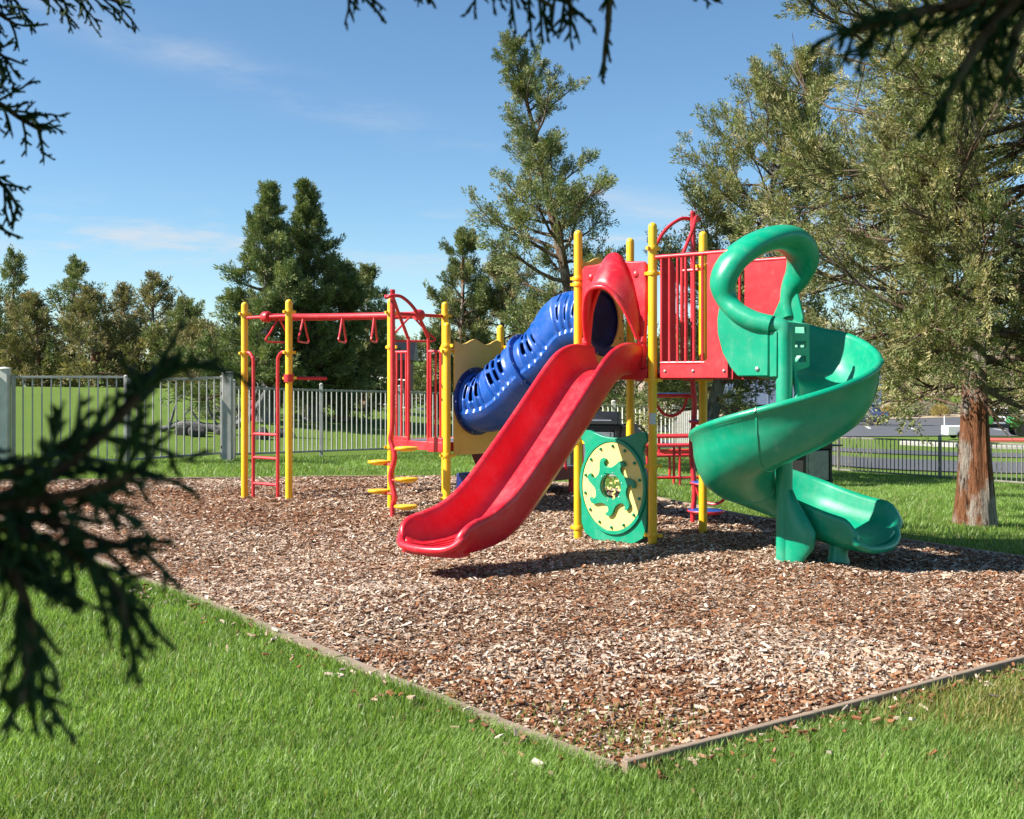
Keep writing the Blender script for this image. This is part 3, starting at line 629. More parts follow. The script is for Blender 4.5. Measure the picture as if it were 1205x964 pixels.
# ---- transition walls towards the spiral slide -----------------------------
def rail_wall(b, solid0, sgn, ae):
    top = G(0, b, 2.80); zt = 2.77
    pl = [(.10, 1.62), (ae, 1.62), (ae, zt), (solid0, zt), (solid0, 1.80), (solid0-.04, 1.765), (solid0-.09, 1.75), (.10, 1.75)]
    o = part(MB().plate([pl], .03, G(0, b, 0), E1, UP), 'barrier_panel', M['red_steel'], bevel=.006)
    part(MB().tube([G(.05, b, zt), G(ae+.01, b, zt)], .021, 10), 'top_rail', M['red_steel'], o); part(MB().tube([G(.10, b, 1.765), G(solid0, b, 1.765)], .014, 8), 'bottom_rail', M['red_steel'], o)
    n = 6
    for i in range(n): a = .11+(solid0-.06-.11)*i/(n-1); part(MB().tube([G(a, b, 1.76), G(a, b, zt)], .0135, 8), 'picket', M['red_steel'], o)
    for a in (.16, .47, .80): part(MB().lathe([(.014, 0), (.014, .006), (.008, .012), (.001, .014)], G(a, b-.016*sgn, 1.685), -E2*sgn, 10), 'bolt', M['steel'], o)
    return o
rail_wall(-.012, .62, 1, .84); rail_wall(.905, .48, -1, .95)
# curved end panel beside the front post, in the shade
ep = [(-.0, 1.68), (.13, 1.68), (.13, 2.60)]+[(.13-.13*(1-math.cos(R(9*i))), 2.60+.22*math.sin(R(9*i))) for i in range(1, 11)]+[(0, 2.0)]
part(MB().plate([ep], .03, G(.04, .10, 0), E1*.8+E2*.6, UP), 'end_panel', M['red_steel'], bevel=.01)
# ---- pole climbers (loop handrails + pod steps) ----------------------------
def climber(mid, out, zdeck, ztop, dist, bars, pods, wav, podmat, rim, face):
    """mid: centre of deck opening, out: outward dir, bars: offset of the two handrails along face"""
    base = mid+out*dist; g = H(base.x, base.y)
    pts = [Vector((base.x, base.y, g-.2))]+[base+face*(wav*math.sin(k*1.35))+UP*(g+.1+(zdeck-.05-g)*k/8) for k in range(9)]+[base+UP*(zdeck+.3), base+UP*(ztop-.03), base+UP*ztop]
    PO_ = part(MB().tube(smooth_path(pts, 5), .028, 12), 'pole_climber', M['red_steel'])
    for s in (-1, 1):
        bp = mid+face*(bars*s)
        arm = [bp+UP*(zdeck-.06), bp+UP*(zdeck+.5), bp+UP*(ztop-.50), bp+UP*(ztop-.43)+out*.02, bp.lerp(base, .45)+UP*(ztop-.16)+face*(bars*s*.35), bp.lerp(base, .8)+UP*(ztop-.015)+face*(bars*s*.30), base+out*.05+UP*ztop+face*(.05*s), base+out*.09+UP*(ztop-.02)]
        part(MB().tube(smooth_path(arm, 6), .019, 10), 'handrail', M['red_steel'], PO_)
    for (dx, z, r) in pods:
        c = base+face*dx+UP*z
        pd = part(MB().lathe([(.001, -.028), (r*.55, -.024), (r*.94, -.004), (r, .010), (r*.985, .020)], c, UP, 24), 'pod_rim', rim, PO_)
        part(MB().lathe([(r*.97, .012), (r*.93, .024), (r*.4, .031), (.001, .032)], c, UP, 24), 'pod_step', podmat, PO_)
        part(MB().tube([base+UP*(z-.012), c+UP*(-.012)], .014, 8), 'pod_bracket', M['red_steel'], PO_)
    return PO_
fl_m = G(-3.24, .06, 0); CLL = climber(fl_m, -E2, LD, 2.53, .40, .16, [(.22, .84, .130), (-.22, .67, .130), (.22, .50, .130), (-.22, .345, .130), (.21, .20, .130)], .035, M['yellow'], M['yellow'], E1)
fr_m = G(-.45, .9, 0); CLR = climber(fr_m, E2, DK, 3.33, .52, .20, [(-.28, 1.43, .24), (.20, 1.15, .22), (.24, .50, .24), (.16, .20, .20)], .02, M['blue'], M['red_steel'], E1)
bb = fr_m+E2*.52-E1*.28
part(MB().tube(smooth_path([bb+E1*(.2*math.cos(R(q)))+UP*(1.42-.21*abs(math.sin(R(q)))) for q in range(0, 181, 20)], 3), .016, 8), 'pod_loop', M['red_steel'], CLR)
bb = fr_m+E2*.52+E1*.24
part(MB().tube(smooth_path([bb+E1*(.2*math.cos(R(q)))+UP*(.49-.2*abs(math.sin(R(q)))) for q in range(0, 181, 20)], 3), .016, 8), 'pod_loop', M['red_steel'], CLR)
# barriers on the two open faces
def small_barrier(a0, a1_, b, z, zt, n):
    o = part(MB().box(G((a0+a1_)/2, b, z-.03), (abs(a1_-a0), .026, .16), (E1, E2, UP)), 'barrier_plate', M['red_steel'], bevel=.006)
    part(MB().tube([G(a0, b, zt), G(a1_, b, zt)], .016, 8), 'top_rail', M['red_steel'], o)
    for i in range(n): a = a0+(a1_-a0)*(i+.5)/n; part(MB().tube([G(a, b, z), G(a, b, zt)], .0125, 8), 'picket', M['red_steel'], o)
small_barrier(-3.63, -3.40, .06, LD, 1.92, 3); small_barrier(-3.08, -2.85, .06, LD, 1.92, 3)
small_barrier(-.84, -.66, .9, DK, 2.72, 2); small_barrier(-.24, -.06, .9, DK, 2.72, 2)
# ---- quarter-turn trapeze ring beam ------------------------------------------
m0 = (P5+P6)/2; m1 = G(-3.69, .51, 0); ZB = 2.37
bz = []
t0 = E2*1.05; t1 = E1*1.05
for i in range(25):
    t = i/24; bz.append((m0*(2*t**3-3*t**2+1)+t0*(t**3-2*t**2+t)+m1*(-2*t**3+3*t**2)+t1*(t**3-t**2))+UP*ZB)
BM = part(MB().tube(bz, .044, 14), 'overhead_beam', M['red_steel'])
for (a, b) in ((P5, P6), (G(-3.69, .06, 0), G(-3.69, .96, 0))):
    part(MB().tube([a+UP*ZB, b+UP*ZB], .021, 10), 'cross_bar', M['red_steel'], BM); c = (a+b)/2+UP*ZB
    part(MB().lathe([(.06, -.05), (.066, -.04), (.066, .04), (.06, .05)], c, (b-a), 16), 'hub', M['red_steel'], BM)
for k, (t, an, hw) in enumerate(((.13, 33, .28), (.30, 13, .28), (.49, 9, .28), (.66, 7, .28), (.93, 74, .29))):
    i = round(t*24); c = bz[i]; vd = Vector((c.x, c.y, 0)).normalized(); s = (vd*math.cos(R(an))+vd.cross(UP)*math.sin(R(an)))*(hw/.185)
    tri = [c-UP*.03+s*.02, c-UP*.20+s*.125, c-UP*.275+s*.185, c-UP*.305+s*.165, c-UP*.31+s*.08, c-UP*.31-s*.08, c-UP*.305-s*.165, c-UP*.275-s*.185, c-UP*.20-s*.125, c-UP*.03-s*.02]
    part(MB().tube(smooth_path(tri, 4), .0125, 8), 'trapeze_handle', M['red_steel'], BM)
# vertical ladder between the outer posts and the chin bar
d56 = (P6-P5).normalized(); l0 = P5+d56*.165; l1 = P6-d56*.20
LA = None
for (b, p, s) in ((l0, P5, -1), (l1, P6, 1)):
    g = H(b.x, b.y); path = [b+UP*(g-.2), b+UP*1.0, b+UP*1.78, b+d56*(.02*s)+UP*1.88, b+d56*(.07*s)+UP*1.93, p-d56*(.04*s)+UP*1.935]
    o = part(MB().tube(smooth_path(path, 6), .021, 10), 'ladder_rail', M['red_steel'])
    LA = LA or o
for z in (.93, .64, .32): part(MB().tube([l0+UP*z, l1+UP*z], .018, 8), 'rung', M['red_steel'], LA)
cb = P6+UP*1.62; part(MB().tube([cb-Vector((.05, 0, 0)), cb+Vector((.44, .12, -.005))], .021, 10).lathe([(PR+.002, -.045), (PR+.02, -.045), (PR+.02, .045), (PR+.002, .045)], cb, UP, 16), 'chin_bar', M['red_steel'])
# ---- transfer steps behind the low deck ---------------------------------------
tb0 = (G(-3.69, .96, 0)+G(-2.79, .96, 0))/2; tb = tb0+E1*.20+E2*.14
TS = part(MB().box(tb+E2*.80+UP*.52, (.86, .62, .045), (E1, E2, UP)), 'transfer_platform', M['deck'], bevel=.008)
part(MB().box(tb+E2*.49+UP*.46+E1*0, (.84, .03, .12), (E1, E2, UP)).box(tb+E2*1.115+UP*.46, (.84, .03, .12), (E1, E2, UP)), 'skirt', M['maroon'], TS)
for s in (-1, 1): part(MB().box(tb+E2*.80+E1*(.435*s)+UP*.455, (.025, .66, .15), (E1, E2, UP)), 'side_skirt', M['maroon'], TS, bevel=.004)
for k_ in (-.06, .40): part(MB().plate([[(-.02, .86), (.50, .86), (.34, .50), (.26, .44), (.18, .50)]], .03, tb0+E1*k_, E2, UP), 'stringer', M['maroon'], TS)
for s in (-1, 1):
    p = tb+E2*1.04+E1*(.38*s); part(MB().tube([p+UP*(H(p.x, p.y)-.2), p+UP*.5], .04, 12), 'leg', M['red_steel'], TS)
    p = tb+E2*1.15+E1*(.45*s)
    part(MB().tube(smooth_path([p+UP*.30, p+E2*.02+UP*.36, p+UP*.9, p-E2*.05+UP*1.0, p-E2*.2+UP*1.02, p-E2*.3+UP*.95, p-E2*.32+UP*.60, p-E2*.30+UP*.5], 5), .017, 8), 'grab_loop', M['red_steel'], TS)
p = tb0-E1*.13+E2*.10; part(MB().box(p+UP*(H(p.x, p.y)+.13), (.26, .22, .30), (E1, E2, UP)), 'step_block', M['navy'], TS, bevel=.02)
# ---- green spiral slide ------------------------------------------------------
SC_ = Vector((2.40, 10.60, 0)); g0 = H(SC_.x, SC_.y)
ang0 = 49.0; turn = 362.0
zk = [(-.2, 1.72), (0, 1.60), (.06, 1.535), (.143, 1.385), (.27, 1.18), (.405, .98), (.54, .80), (.667, .645), (.80, .50), (.93, .36), (1.0, .295)]
zp = smooth_path([Vector((a, b, 0)) for a, b in zk], 12); zx = [p.x for p in zp]; zy = [p.y for p in zp]
def zfl(u): return float(np.interp(u, zx, zy))
path = []
for i in range(7): s = -.50+.5*i/7; path.append((SC_+E1*s, E2, 1.70-.10*(i/7)**1.5, s, .20, .46))
N = 84
for i in range(N+1):
    u = i/N; th = R(ang0-turn*u); rad = Vector((math.cos(th), math.sin(th), 0)); wo = .46 if u < .80 else .46-.12*((u-.80)/.2)
    wi = .20 if u < .85 else .20+.06*(u-.85)/.15
    path.append((SC_.copy(), rad, zfl(u), u, wi, wo))
th = R(ang0-turn); rad = Vector((math.cos(th), math.sin(th), 0)); hd_ = Vector((math.sin(th), -math.cos(th), 0))
for i in range(1, 17):
    s = .68*i/16; q = i/16
    z = .295-.11*math.sin(q*math.pi/2); path.append((SC_+hd_*s, rad, z, 1+s, .26-.05*q if q < .75 else .2225-.13*((q-.75)/.25)**2, .34-.04*q if q < .8 else .308-.16*((q-.8)/.2)**2))
def spsec(wi, wo):
    k = wo/.46
    return [(.085, wi-.03), (.088, wi), (.10, wi+.015), (.118, wi), (.125, wi*.6), (.155, .07), (.22, .018), (.33, 0), (.48, .0), (.585, .022), (.665, .085), (.72, .19*k), (.75, .32*k), (.765, wo-.02), (.775, wo+.008), (.80, wo+.02), (.828, wo+.010), (.838, wo-.014), (.828, wo-.036), (.803, wo-.055), (.79, .26*k), (.755, .13*k), (.69, .015), (.60, -.045), (.48, -.07), (.33, -.072), (.21, -.055), (.125, 0), (.09, .06)]
rings = []
for (c, rd, z, u, wi, wo) in path: fl_ = .16*max(0, (u-1)/.68)**2; rings.append([c+rd*(a+(a-.42)*fl_)+UP*(z+h) for a, h in spsec(wi, wo)])
SS = part(MB().sweep(rings), 'spiral_slide', M['green'], sharp=60)
# moulding seams around the shell
for ui in (.19, .46, .74):
    i0 = 7+round(ui*N); seam = []
    for jj, kk in ((-1, .0), (-1, .007), (1, .007), (1, .0)):
        c, rd, z, u, wi, wo = path[i0]; tg_ = (path[i0+1][0]+path[i0+1][1]*.5+UP*path[i0+1][2]-path[i0-1][0]-path[i0-1][1]*.5-UP*path[i0-1][2]).normalized()
        sec = spsec(wi, wo)[15:29]; cy_ = [(a-.45, h-.25) for a, h in sec]
        seam.append([c+rd*(a+kk*q[0]/max(.05, math.hypot(*q)))+UP*(z+h+kk*q[1]/max(.05, math.hypot(*q)))+tg_*(.007*jj) for (a, h), q in zip(sec, cy_)])
    part(MB().sweep(seam, False, False), 'seam', M['green'], SS)
# exit lip tube
c, rd, z, u, wi, wo = path[-1]
part(MB().tube(smooth_path([c+rd*a+UP*(z+h-.025)+hd_*f for a, h, f in [(.03, .09, -.05), (.06, .045, .0), (.18, .0, .04), (.40, -.012, .06), (.60, .0, .045), (.75, .05, .01), (.825, .13, -.04)]], 6), .034, 12), 'exit_lip', M['green'], SS)
part(MB().lathe([(.072, g0-.3), (.072, 2.02), (.068, 2.05)], SC_, UP, 24), 'centre_pole', M['green'], SS)
HJ = G(1.27, -.01, 2.09)
part(MB().tube(smooth_path([SC_+UP*1.95, SC_+UP*2.03, SC_*.75+(HJ-UP*HJ.z)*.25+UP*2.075, HJ], 6), .073, 16), 'elbow', M['green'], SS)
hp = [(1.28, -.02, 2.085), (1.12, -.05, 2.13), (.95, -.06, 2.22), (.84, -.05, 2.34), (.81, -.06, 2.50), (.86, .02, 2.68), (.95, .19, 2.82), (1.04, .40, 2.905), (1.10, .58, 2.92), (1.13, .74, 2.865), (1.12, .86, 2.755), (1.05, .92, 2.62), (.96, .93, 2.47), (.93, .92, 2.33), (.96, .90, 2.20)]
hpts = smooth_path([G(*p) for p in hp], 6); nr = len(hpts)
rings = []
for i, p in enumerate(hpts):
    tg = (hpts[min(nr-1, i+1)]-hpts[max(0, i-1)]).normalized(); q = i/(nr-1); top_ = math.sin(math.pi*min(1, max(0, (q-.18)/.72)))
    wd = (E1*.85-E2*.15+UP*.1); wd = (wd-tg*wd.dot(tg)).normalized(); nv = tg.cross(wd).normalized()
    if q < .25: k_ = q/.25; wd2 = (-E2-tg*(-E2).dot(tg)).normalized(); wd = (wd2*(1-k_)+wd*k_ if wd2.dot(wd) > 0 else -wd2*(1-k_)+wd*k_).normalized(); wd = (wd-tg*wd.dot(tg)).normalized(); nv = tg.cross(wd).normalized()
    ra = .090+.028*top_; rb = .090+.105*top_
    if q > .82: f_ = 1-.35*((q-.82)/.18); ra *= f_; rb *= f_
    rings.append([p+nv*(ra*math.cos(t_))+wd*(rb*math.sin(t_)) for t_ in [2*math.pi*k/22 for k in range(22)]])
part(MB().sweep(rings), 'entry_hoop', M['green'], SS, sharp=60)
ps = [(.80, 2.42), (.775, 2.32), (.745, 2.16), (.75, 2.02), (.80, 1.85), (.88, 1.72), (.96, 1.635), (1.27, 1.635), (1.27, 2.06), (1.1, 2.10), (.95, 2.18), (.86, 2.3)]
part(MB().plate([ps], .035, G(0, -.045, 0), E1, UP), 'entry_panel', M['green'], SS, bevel=.012)
part(MB().lathe([(.02, 0), (.02, .008), (.01, .015)], G(1.16, -.063, 1.70), -E2, 10), 'panel_bolt', M['steel'], SS)
part(MB().box(G(1.315, -.04, 1.83), (.075, .04, .40), (E1, E2, UP)), 'pole_bracket', M['green'], SS, bevel=.008)
pw = [(.72, 2.10), (1.10, 2.10), (1.12, 2.2), (1.06, 2.42), (1.0, 2.52), (.93, 2.5), (.88, 2.4), (.80, 2.24)]
part(MB().plate([pw], .03, G(0, .90, 0), E1, UP), 'entry_wing', M['green'], SS, bevel=.01)
q0 = SC_+Vector((.16, .12, 0)); ux = Vector((.93, .36, 0)).normalized()
lad = [[(-.12, 1.66), (.10, 1.72), (.10, 2.10), (-.12, 2.12)]]+[[(-.05, z), (.06, z), (.06, z+.055), (-.05, z+.055)] for z in (1.765, 1.895, 2.02)]
part(MB().plate(lad, .03, q0, ux, UP), 'slotted_bracket', M['green'], SS, bevel=.004)
# foot below the exit and web beside the pole
fc = SC_+hd_*.36+rad*.30; part(MB().lathe([(.10, H(fc.x, fc.y)-.15), (.10, .02), (.085, .06), (.09, .30)], fc, UP, 20), 'exit_foot', M['green'], SS)
wr = []
for zz_, cc_, aa_, bb_ in ((g0-.12, .06, .105, .055), (.02, .07, .12, .058), (.14, .12, .17, .064), (.28, .13, .18, .066), (.42, .09, .13, .06), (.54, .05, .08, .05), (.64, .03, .05, .04)):
    wr.append([SC_+hd_*(cc_+aa_*math.cos(q))+rad*(bb_*math.sin(q))+UP*zz_ for q in [2*math.pi*k/20 for k in range(20)]])
part(MB().sweep([list(r_) for r_ in wr]), 'web', M['green'], SS, sharp=70)
# ------------------------------------------------------------------ fences
def unit_box(w, d, h): 
    return MB().box((0, 0, h/2), (w, d, h))
_pk = {}
def fence_run(pts, h, label, mat, post_h=None, spacing=.115, pw=.018, post_w=.06, post_every=None, group='fence around the play lawn', postmat=None, gap=.09):
    """pts: list of (x,y,zbase); a straight panel between consecutive points, post at each point"""
    e = empty('fence', pts[0]); tag(e, label, 'fence', group); inv = Matrix.Translation(e.location).inverted()
    key = (mat.name, h)
    for i, p in enumerate(pts):
        o = MB().box((0, 0, 0), (post_w, post_w, (post_h or h+.08)+.3)).lathe([(post_w*.62, 0), (post_w*.66, .012), (post_w*.35, .03), (.001, .036)], (0, 0, ((post_h or h+.08)+.3)/2), n=12).build('post', postmat or mat, None, bevel=.004)
        o.parent = e; o.matrix_parent_inverse = inv; o.location = (p[0], p[1], p[2]+((post_h or h+.08)-.3)/2)
    for a, b in zip(pts[:-1], pts[1:]):
        a, b = Vector(a), Vector(b); d = b-a; L = math.hypot(d.x, d.y); az = math.atan2(d.y, d.x)
        for z in (gap, h-.02):
            dd = d.normalized(); o = MB().box((a+b)/2+UP*z, (d.length-post_w, .026, .036), (dd, UP.cross(dd).normalized(), dd.cross(UP.cross(dd)).normalized()*1)).build('rail', mat, None, bevel=.003); o.parent = e; o.matrix_parent_inverse = inv
        n = int(L/spacing)
        for k in range(1, n):
            if key not in _pk: o = unit_box(pw, pw, h-gap).build('picket', mat, None); _pk[key] = o
            else: o = _pk[key].copy(); COL.objects.link(o)
            p = a.lerp(b, k/n); o.parent = e; o.matrix_parent_inverse = inv; o.location = p+UP*gap; o.rotation_euler = (0, 0, az)
    return e
def g3(px, py, Y): v = at(px, py, Y); return (v.x, v.y, v.z)
def gp(px, Y, dz=0): x = (px-CX)/FPX*Y; return (x, Y, H(x, Y)+dz)
# gate leaves between two stout posts
fence_run([gp(-90, 18.4), gp(-8, 18.6)], 1.32, 'grey picket fence panel running out past the stout gate post', M['fence'])
def stout(px, Y, h, label, mat):
    p = gp(px, Y); o = MB().box((p[0], p[1], p[2]+h/2-.15), (.155, .155, h+.3)).build('gate_post', mat, None, bevel=.01)
    m = MB().lathe([(.100, 0), (.102, .012), (.08, .030), (.001, .042)], (p[0], p[1], p[2]+h), n=16).build('cap', mat, None); m.parent = o
    for z in (.22, 1.1): c = MB().box((p[0]-.085, p[1]-.02, p[2]+z), (.03, .09, .05)).build('hinge', M['black'], None); c.parent = o
    return tag(o, label, 'post', 'gate posts')
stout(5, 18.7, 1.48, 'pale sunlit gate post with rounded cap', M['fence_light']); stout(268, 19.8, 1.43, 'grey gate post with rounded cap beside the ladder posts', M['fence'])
fence_run([gp(16, 18.75, .02), gp(148, 19.0, .02)], 1.36, 'grey picket gate leaf hinged on the pale sunlit post', M['fence'], 1.34, .135, .02, .05, group='gate leaves', gap=.03)
fence_run([gp(152, 19.05, .02), gp(261, 19.9, .08)], 1.30, 'grey picket gate leaf swung towards the grey post', M['fence'], 1.28, .12, .018, .045, group='gate leaves', gap=.03)
fence_run([gp(275, 20.0), gp(378, 22.0), gp(470, 23.7), gp(560, 25.6)], 1.22, 'grey picket fence behind the ladder posts', M['fence'], spacing=.125)
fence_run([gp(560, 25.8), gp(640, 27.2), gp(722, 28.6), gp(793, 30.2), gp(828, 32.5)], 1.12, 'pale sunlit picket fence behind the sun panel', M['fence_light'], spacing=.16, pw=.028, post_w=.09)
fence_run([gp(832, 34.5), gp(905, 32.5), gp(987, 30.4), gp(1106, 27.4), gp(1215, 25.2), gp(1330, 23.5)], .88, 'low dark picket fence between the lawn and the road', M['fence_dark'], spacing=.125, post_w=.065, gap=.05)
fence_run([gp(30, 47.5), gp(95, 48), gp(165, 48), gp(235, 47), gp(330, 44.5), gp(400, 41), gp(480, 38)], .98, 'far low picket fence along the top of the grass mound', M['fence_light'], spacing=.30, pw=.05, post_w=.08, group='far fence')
# ------------------------------------------------------------------ red shed beyond the far fence
sx_, sy_ = (432-CX)/FPX*44, 44.0; zb = H(sx_, sy_)
sh = MB().box((sx_, sy_, zb+.55), (3.2, 2.2, 2.2)).build('wall', M['maroon'], None); e = empty('shed', (sx_, sy_, zb)); tag(e, 'small dark red shed behind the far fence', 'shed')
rf = MB().plate([[(-1.35, 0), (0, .75), (1.35, 0)]], 3.6, (sx_, sy_, zb+1.62), Vector((0, 1, 0)), UP).build('roof', M['black'], None)
dr = MB().box((sx_-.4, sy_-1.12, zb+.5), (.9, .06, 1.7)).build('door', M['red_steel'], None)
wd = MB().box((sx_+.8, sy_-1.12, zb+.95), (.7, .06, .5)).build('window', M['glass'], None)
for o in (sh, rf, dr, wd): o.parent = e; o.matrix_parent_inverse = Matrix.Translation(e.location).inverted()
# ------------------------------------------------------------------ barbecue grills
def thing(name, loc, rz, label, cat, group=None): e = empty(name, loc, rz); tag(e, label, cat, group); return e
def local(mb, name, mat, e, bevel=0):
    o = mb.build(name, mat, None, 40, bevel); o.parent = e; return o
def grill(e, dark):
    local(MB().box((0, 0, .42), (.62, .46, .62)), 'cabinet', M['grey'], e, .01)
    for s in (-1, 1): local(MB().box((.36*s, 0, .44), (.07, .48, .80)), 'side_panel', M['black'], e, .01)
    local(MB().box((0, -.235, .44), (.50, .012, .56)), 'door', M['grey'], e, .004)
    local(MB().box((0, 0, .80), (.80, .50, .10)), 'firebox', M['black'], e, .02)
    ld_ = local(MB().plate([[(-.27, 0), (.27, 0), (.27, .06), (.20, .17), (.06, .22), (-.10, .21), (-.24, .11)]], .76, (0, 0, .855), Vector((0, 1, 0)), UP), 'lid', M['black'], e, .015)
    local(MB().tube([(-.28, -.31, .93), (.28, -.31, .93)], .012, 8), 'handle', M['chrome'], ld_)
    for s in (-1, 1): local(MB().box((.56*s, 0, .82), (.30, .44, .03)), 'side_shelf', M['black'], e, .008)
    for s in (-1, 1): local(MB().lathe([(.085, -.025), (.095, -.015), (.095, .015), (.085, .025)], (.34, .2*s, .095), (0, 1, 0), 18), 'wheel', M['rubber'], e)
    for s in (-1, 1): local(MB().box((-.34, .19*s, .06), (.05, .05, .14)), 'leg', M['black'], e)
x, y, z = gp(953, 25.0); grill(thing('barbecue_grill', (x, y, z), R(28), 'black and grey barbecue grill on the lawn behind the spiral slide', 'grill', 'barbecue grills'), 0)
x, y, z = gp(702, 20.4); e = thing('barbecue_grill', (x, y, z+.03), R(-12), 'black barbecue grill with closed lid behind the sun panel', 'grill', 'barbecue grills'); grill(e, 1); e.scale = (1.05, 1.05, .96)
x, y, z = gp(659, 19.2); e = thing('gas_bottle', (x, y, z), 0, 'pale grey gas bottle on the lawn behind the transfer platform', 'gas bottle')
local(MB().lathe([(.11, 0), (.12, .02), (.155, .06), (.155, .30), (.12, .37), (.05, .40), (.045, .46)], (0, 0, 0), n=20), 'body', M['fence_light'], e); local(MB().tube([(.09*math.cos(q), .09*math.sin(q), .45) for q in [R(30*i) for i in range(12)]], .012, 6, closed=True), 'collar', M['fence_light'], e)
# camp chair with round grey back
x, y, z = gp(741, 20.3); e = thing('camp_chair', (x, y, z+.03), R(10), 'round-backed grey camp chair behind the sun panel', 'chair')
local(MB().lathe([(.33, 0), (.31, .03), (.2, .07), (.001, .09)], (0, .12, .55), (0, -.9, .5), 28), 'backrest', M['fence'], e); local(MB().tube([(.34*math.cos(q), .12-.34*math.sin(q)*.45+.02, .55+.34*math.sin(q)*.88) for q in [R(20*i) for i in range(18)]], .016, 8, closed=True), 'back_frame', M['black'], e)
for sx0 in (-1, 1):
    for sy0 in (-1, 1): local(MB().tube([(.22*sx0, .24*sy0, 0), (-.12*sx0, -.05*sy0+.05, .5)], .013, 8), 'leg', M['black'], e)
# picnic table, red steel
x, y, z = gp(806, 19.9); e = thing('picnic_table', (x, y, z+.03), R(12), 'red steel picnic table with benches behind the play structure', 'picnic table')
for i in range(5): local(MB().box((0, -.30+.15*i, .70), (1.5, .135, .035)), 'table_plank', M['red_steel'], e, .006)
for s in (-1, 1):
    for j in (-.075, .075): local(MB().box((0, .62*s+j, .42), (1.5, .13, .035)), 'bench_plank', M['red_steel'], e, .006)
    local(MB().tube(smooth_path([(.5*s, -.66, .02), (.5*s, -.66, .36), (.5*s, -.5, .41), (.5*s, .5, .41), (.5*s, .66, .36), (.5*s, .66, .02)], 5), .022, 8), 'leg_frame', M['red_steel'], e)
    local(MB().tube([(.5*s, -.15, .41), (.5*s, -.15, .69)], .022, 8), 'upright', M['red_steel'], e); local(MB().tube([(.5*s, .15, .41), (.5*s, .15, .69)], .022, 8), 'upright', M['red_steel'], e)
local(MB().tube([(-.5, 0, .41), (.5, 0, .41)], .02, 8), 'stretcher', M['red_steel'], e)
# low red rail frame (bench end) beside it
x, y, z = gp(795, 17.6); e = thing('park_bench', (x, y, z), R(6), 'low red tubular bench on the lawn edge behind the front post', 'bench')
local(MB().tube([(-.62, -.25, .14), (.62, -.25, .14)], .02, 8), 'lower_rail', M['red_steel'], e)
for i in range(3): local(MB().box((0, -.22+.15*i, .60), (1.2, .13, .03)), 'seat_slat', M['red_steel'], e, .005)
for sx0 in (-.4, 0, .4):
    for sy0 in (-.25, .1): local(MB().tube([(sx0, sy0, 0), (sx0, sy0, .59)], .02, 8), 'leg', M['red_steel'], e)
# ------------------------------------------------------------------ vehicles
def wheel(e, c, r, w, rim):
    o = local(MB().lathe([(r*.62, -w/2), (r*.92, -w/2), (r, -w*.35), (r, w*.35), (r*.92, w/2), (r*.62, w/2)], c, (0, 1, 0), 22), 'wheel', M['rubber'], e)
    h = MB().lathe([(r*.63, -w*.38), (r*.55, -w*.42), (r*.2, -w*.40), (.001, -w*.44)], c, (0, 1, 0), 18); h.lathe([(.001, w*.44), (r*.2, w*.40), (r*.55, w*.42), (r*.63, w*.38)], c, (0, 1, 0), 18)
    for q in range(5): pass
    x_ = h.build('rim', rim, None); x_.parent = o
def sedan(loc, rz, paint, label, group='cars in the car park'):
    e = thing('car', loc, rz, label, 'car', group); L = 4.5
    # body sections along x (front +): (x, zlow, zbelt, half width)
    sec = [(-2.25, .42, .88, .70), (-2.18, .30, .98, .80), (-1.7, .24, 1.02, .87), (-.6, .22, .98, .90), (.6, .22, .96, .90), (1.3, .24, .92, .88), (1.95, .28, .80, .82), (2.2, .36, .64, .68)]
    rings = [[Vector(p) for p in [(x, -w*.9, zl), (x, -w, zl+.14), (x, -w, zb_-.16), (x, -w*.94, zb_-.02), (x, -w*.7, zb_), (x, w*.7, zb_), (x, w*.94, zb_-.02), (x, w, zb_-.16), (x, w, zl+.14), (x, w*.9, zl)]] for x, zl, zb_, w in sec]
    body = local(MB().sweep(rings), 'body', paint, e)
    rs = [(-1.62, 1.0, .76), (-1.05, 1.40, .60), (-.2, 1.45, .60), (.35, 1.38, .60), (1.05, .95, .78)]
    def ringr(x, z, w, base): return [Vector((x, -w, z)), Vector((x, w, z))]
    gl = MB(); V = [(-1.62, .78, .985), (-1.0, .60, 1.41), (.30, .60, 1.41), (1.12, .78, .93)]
    vs = [(x, -w, z) for x, w, z in V]+[(x, w, z) for x, w, z in V]
    gl.add(vs, [(0, 1, 2, 3), (7, 6, 5, 4), (0, 4, 5, 1), (2, 6, 7, 3)]); local(gl, 'window_band', M['glass'], e)
    local(MB().sweep([[Vector((x, -w, z)), Vector((x, -w*.8, z+.035)), Vector((x, w*.8, z+.035)), Vector((x, w, z)), Vector((x, 0, z-.02))] for x, w, z in [(-1.02, .62, 1.40), (-.6, .625, 1.43), (0, .625, 1.43), (.32, .62, 1.395)]]), 'roof', paint, e)
    for s in (-1, 1):
        for (x0, z0, x1, z1) in ((-1.62, .99, -1.0, 1.42), (1.12, .94, .30, 1.42), (-.35, .97, -.35, 1.42)):
            w0 = .795; w1 = .615; local(MB().tube([(x0, w0*s, z0), (x1, w1*s, z1)], .035, 6), 'pillar', paint, e)
        for x in (-1.38, 1.38): wheel(e, (x, .80*s, .31), .31, .20, M['chrome'])
        local(MB().box((-2.2, .60*s, .82), (.12, .26, .16)), 'tail_lamp', M['tail'], e, .02); local(MB().box((2.06, .56*s, .64), (.16, .28, .12)), 'headlamp', M['chrome'], e, .02)
    local(MB().box((-2.28, 0, .50), (.08, 1.3, .14)), 'bumper', paint, e, .02); local(MB().box((-2.285, 0, .74), (.03, .42, .12)), 'number_plate', M['white'], e)
    return e
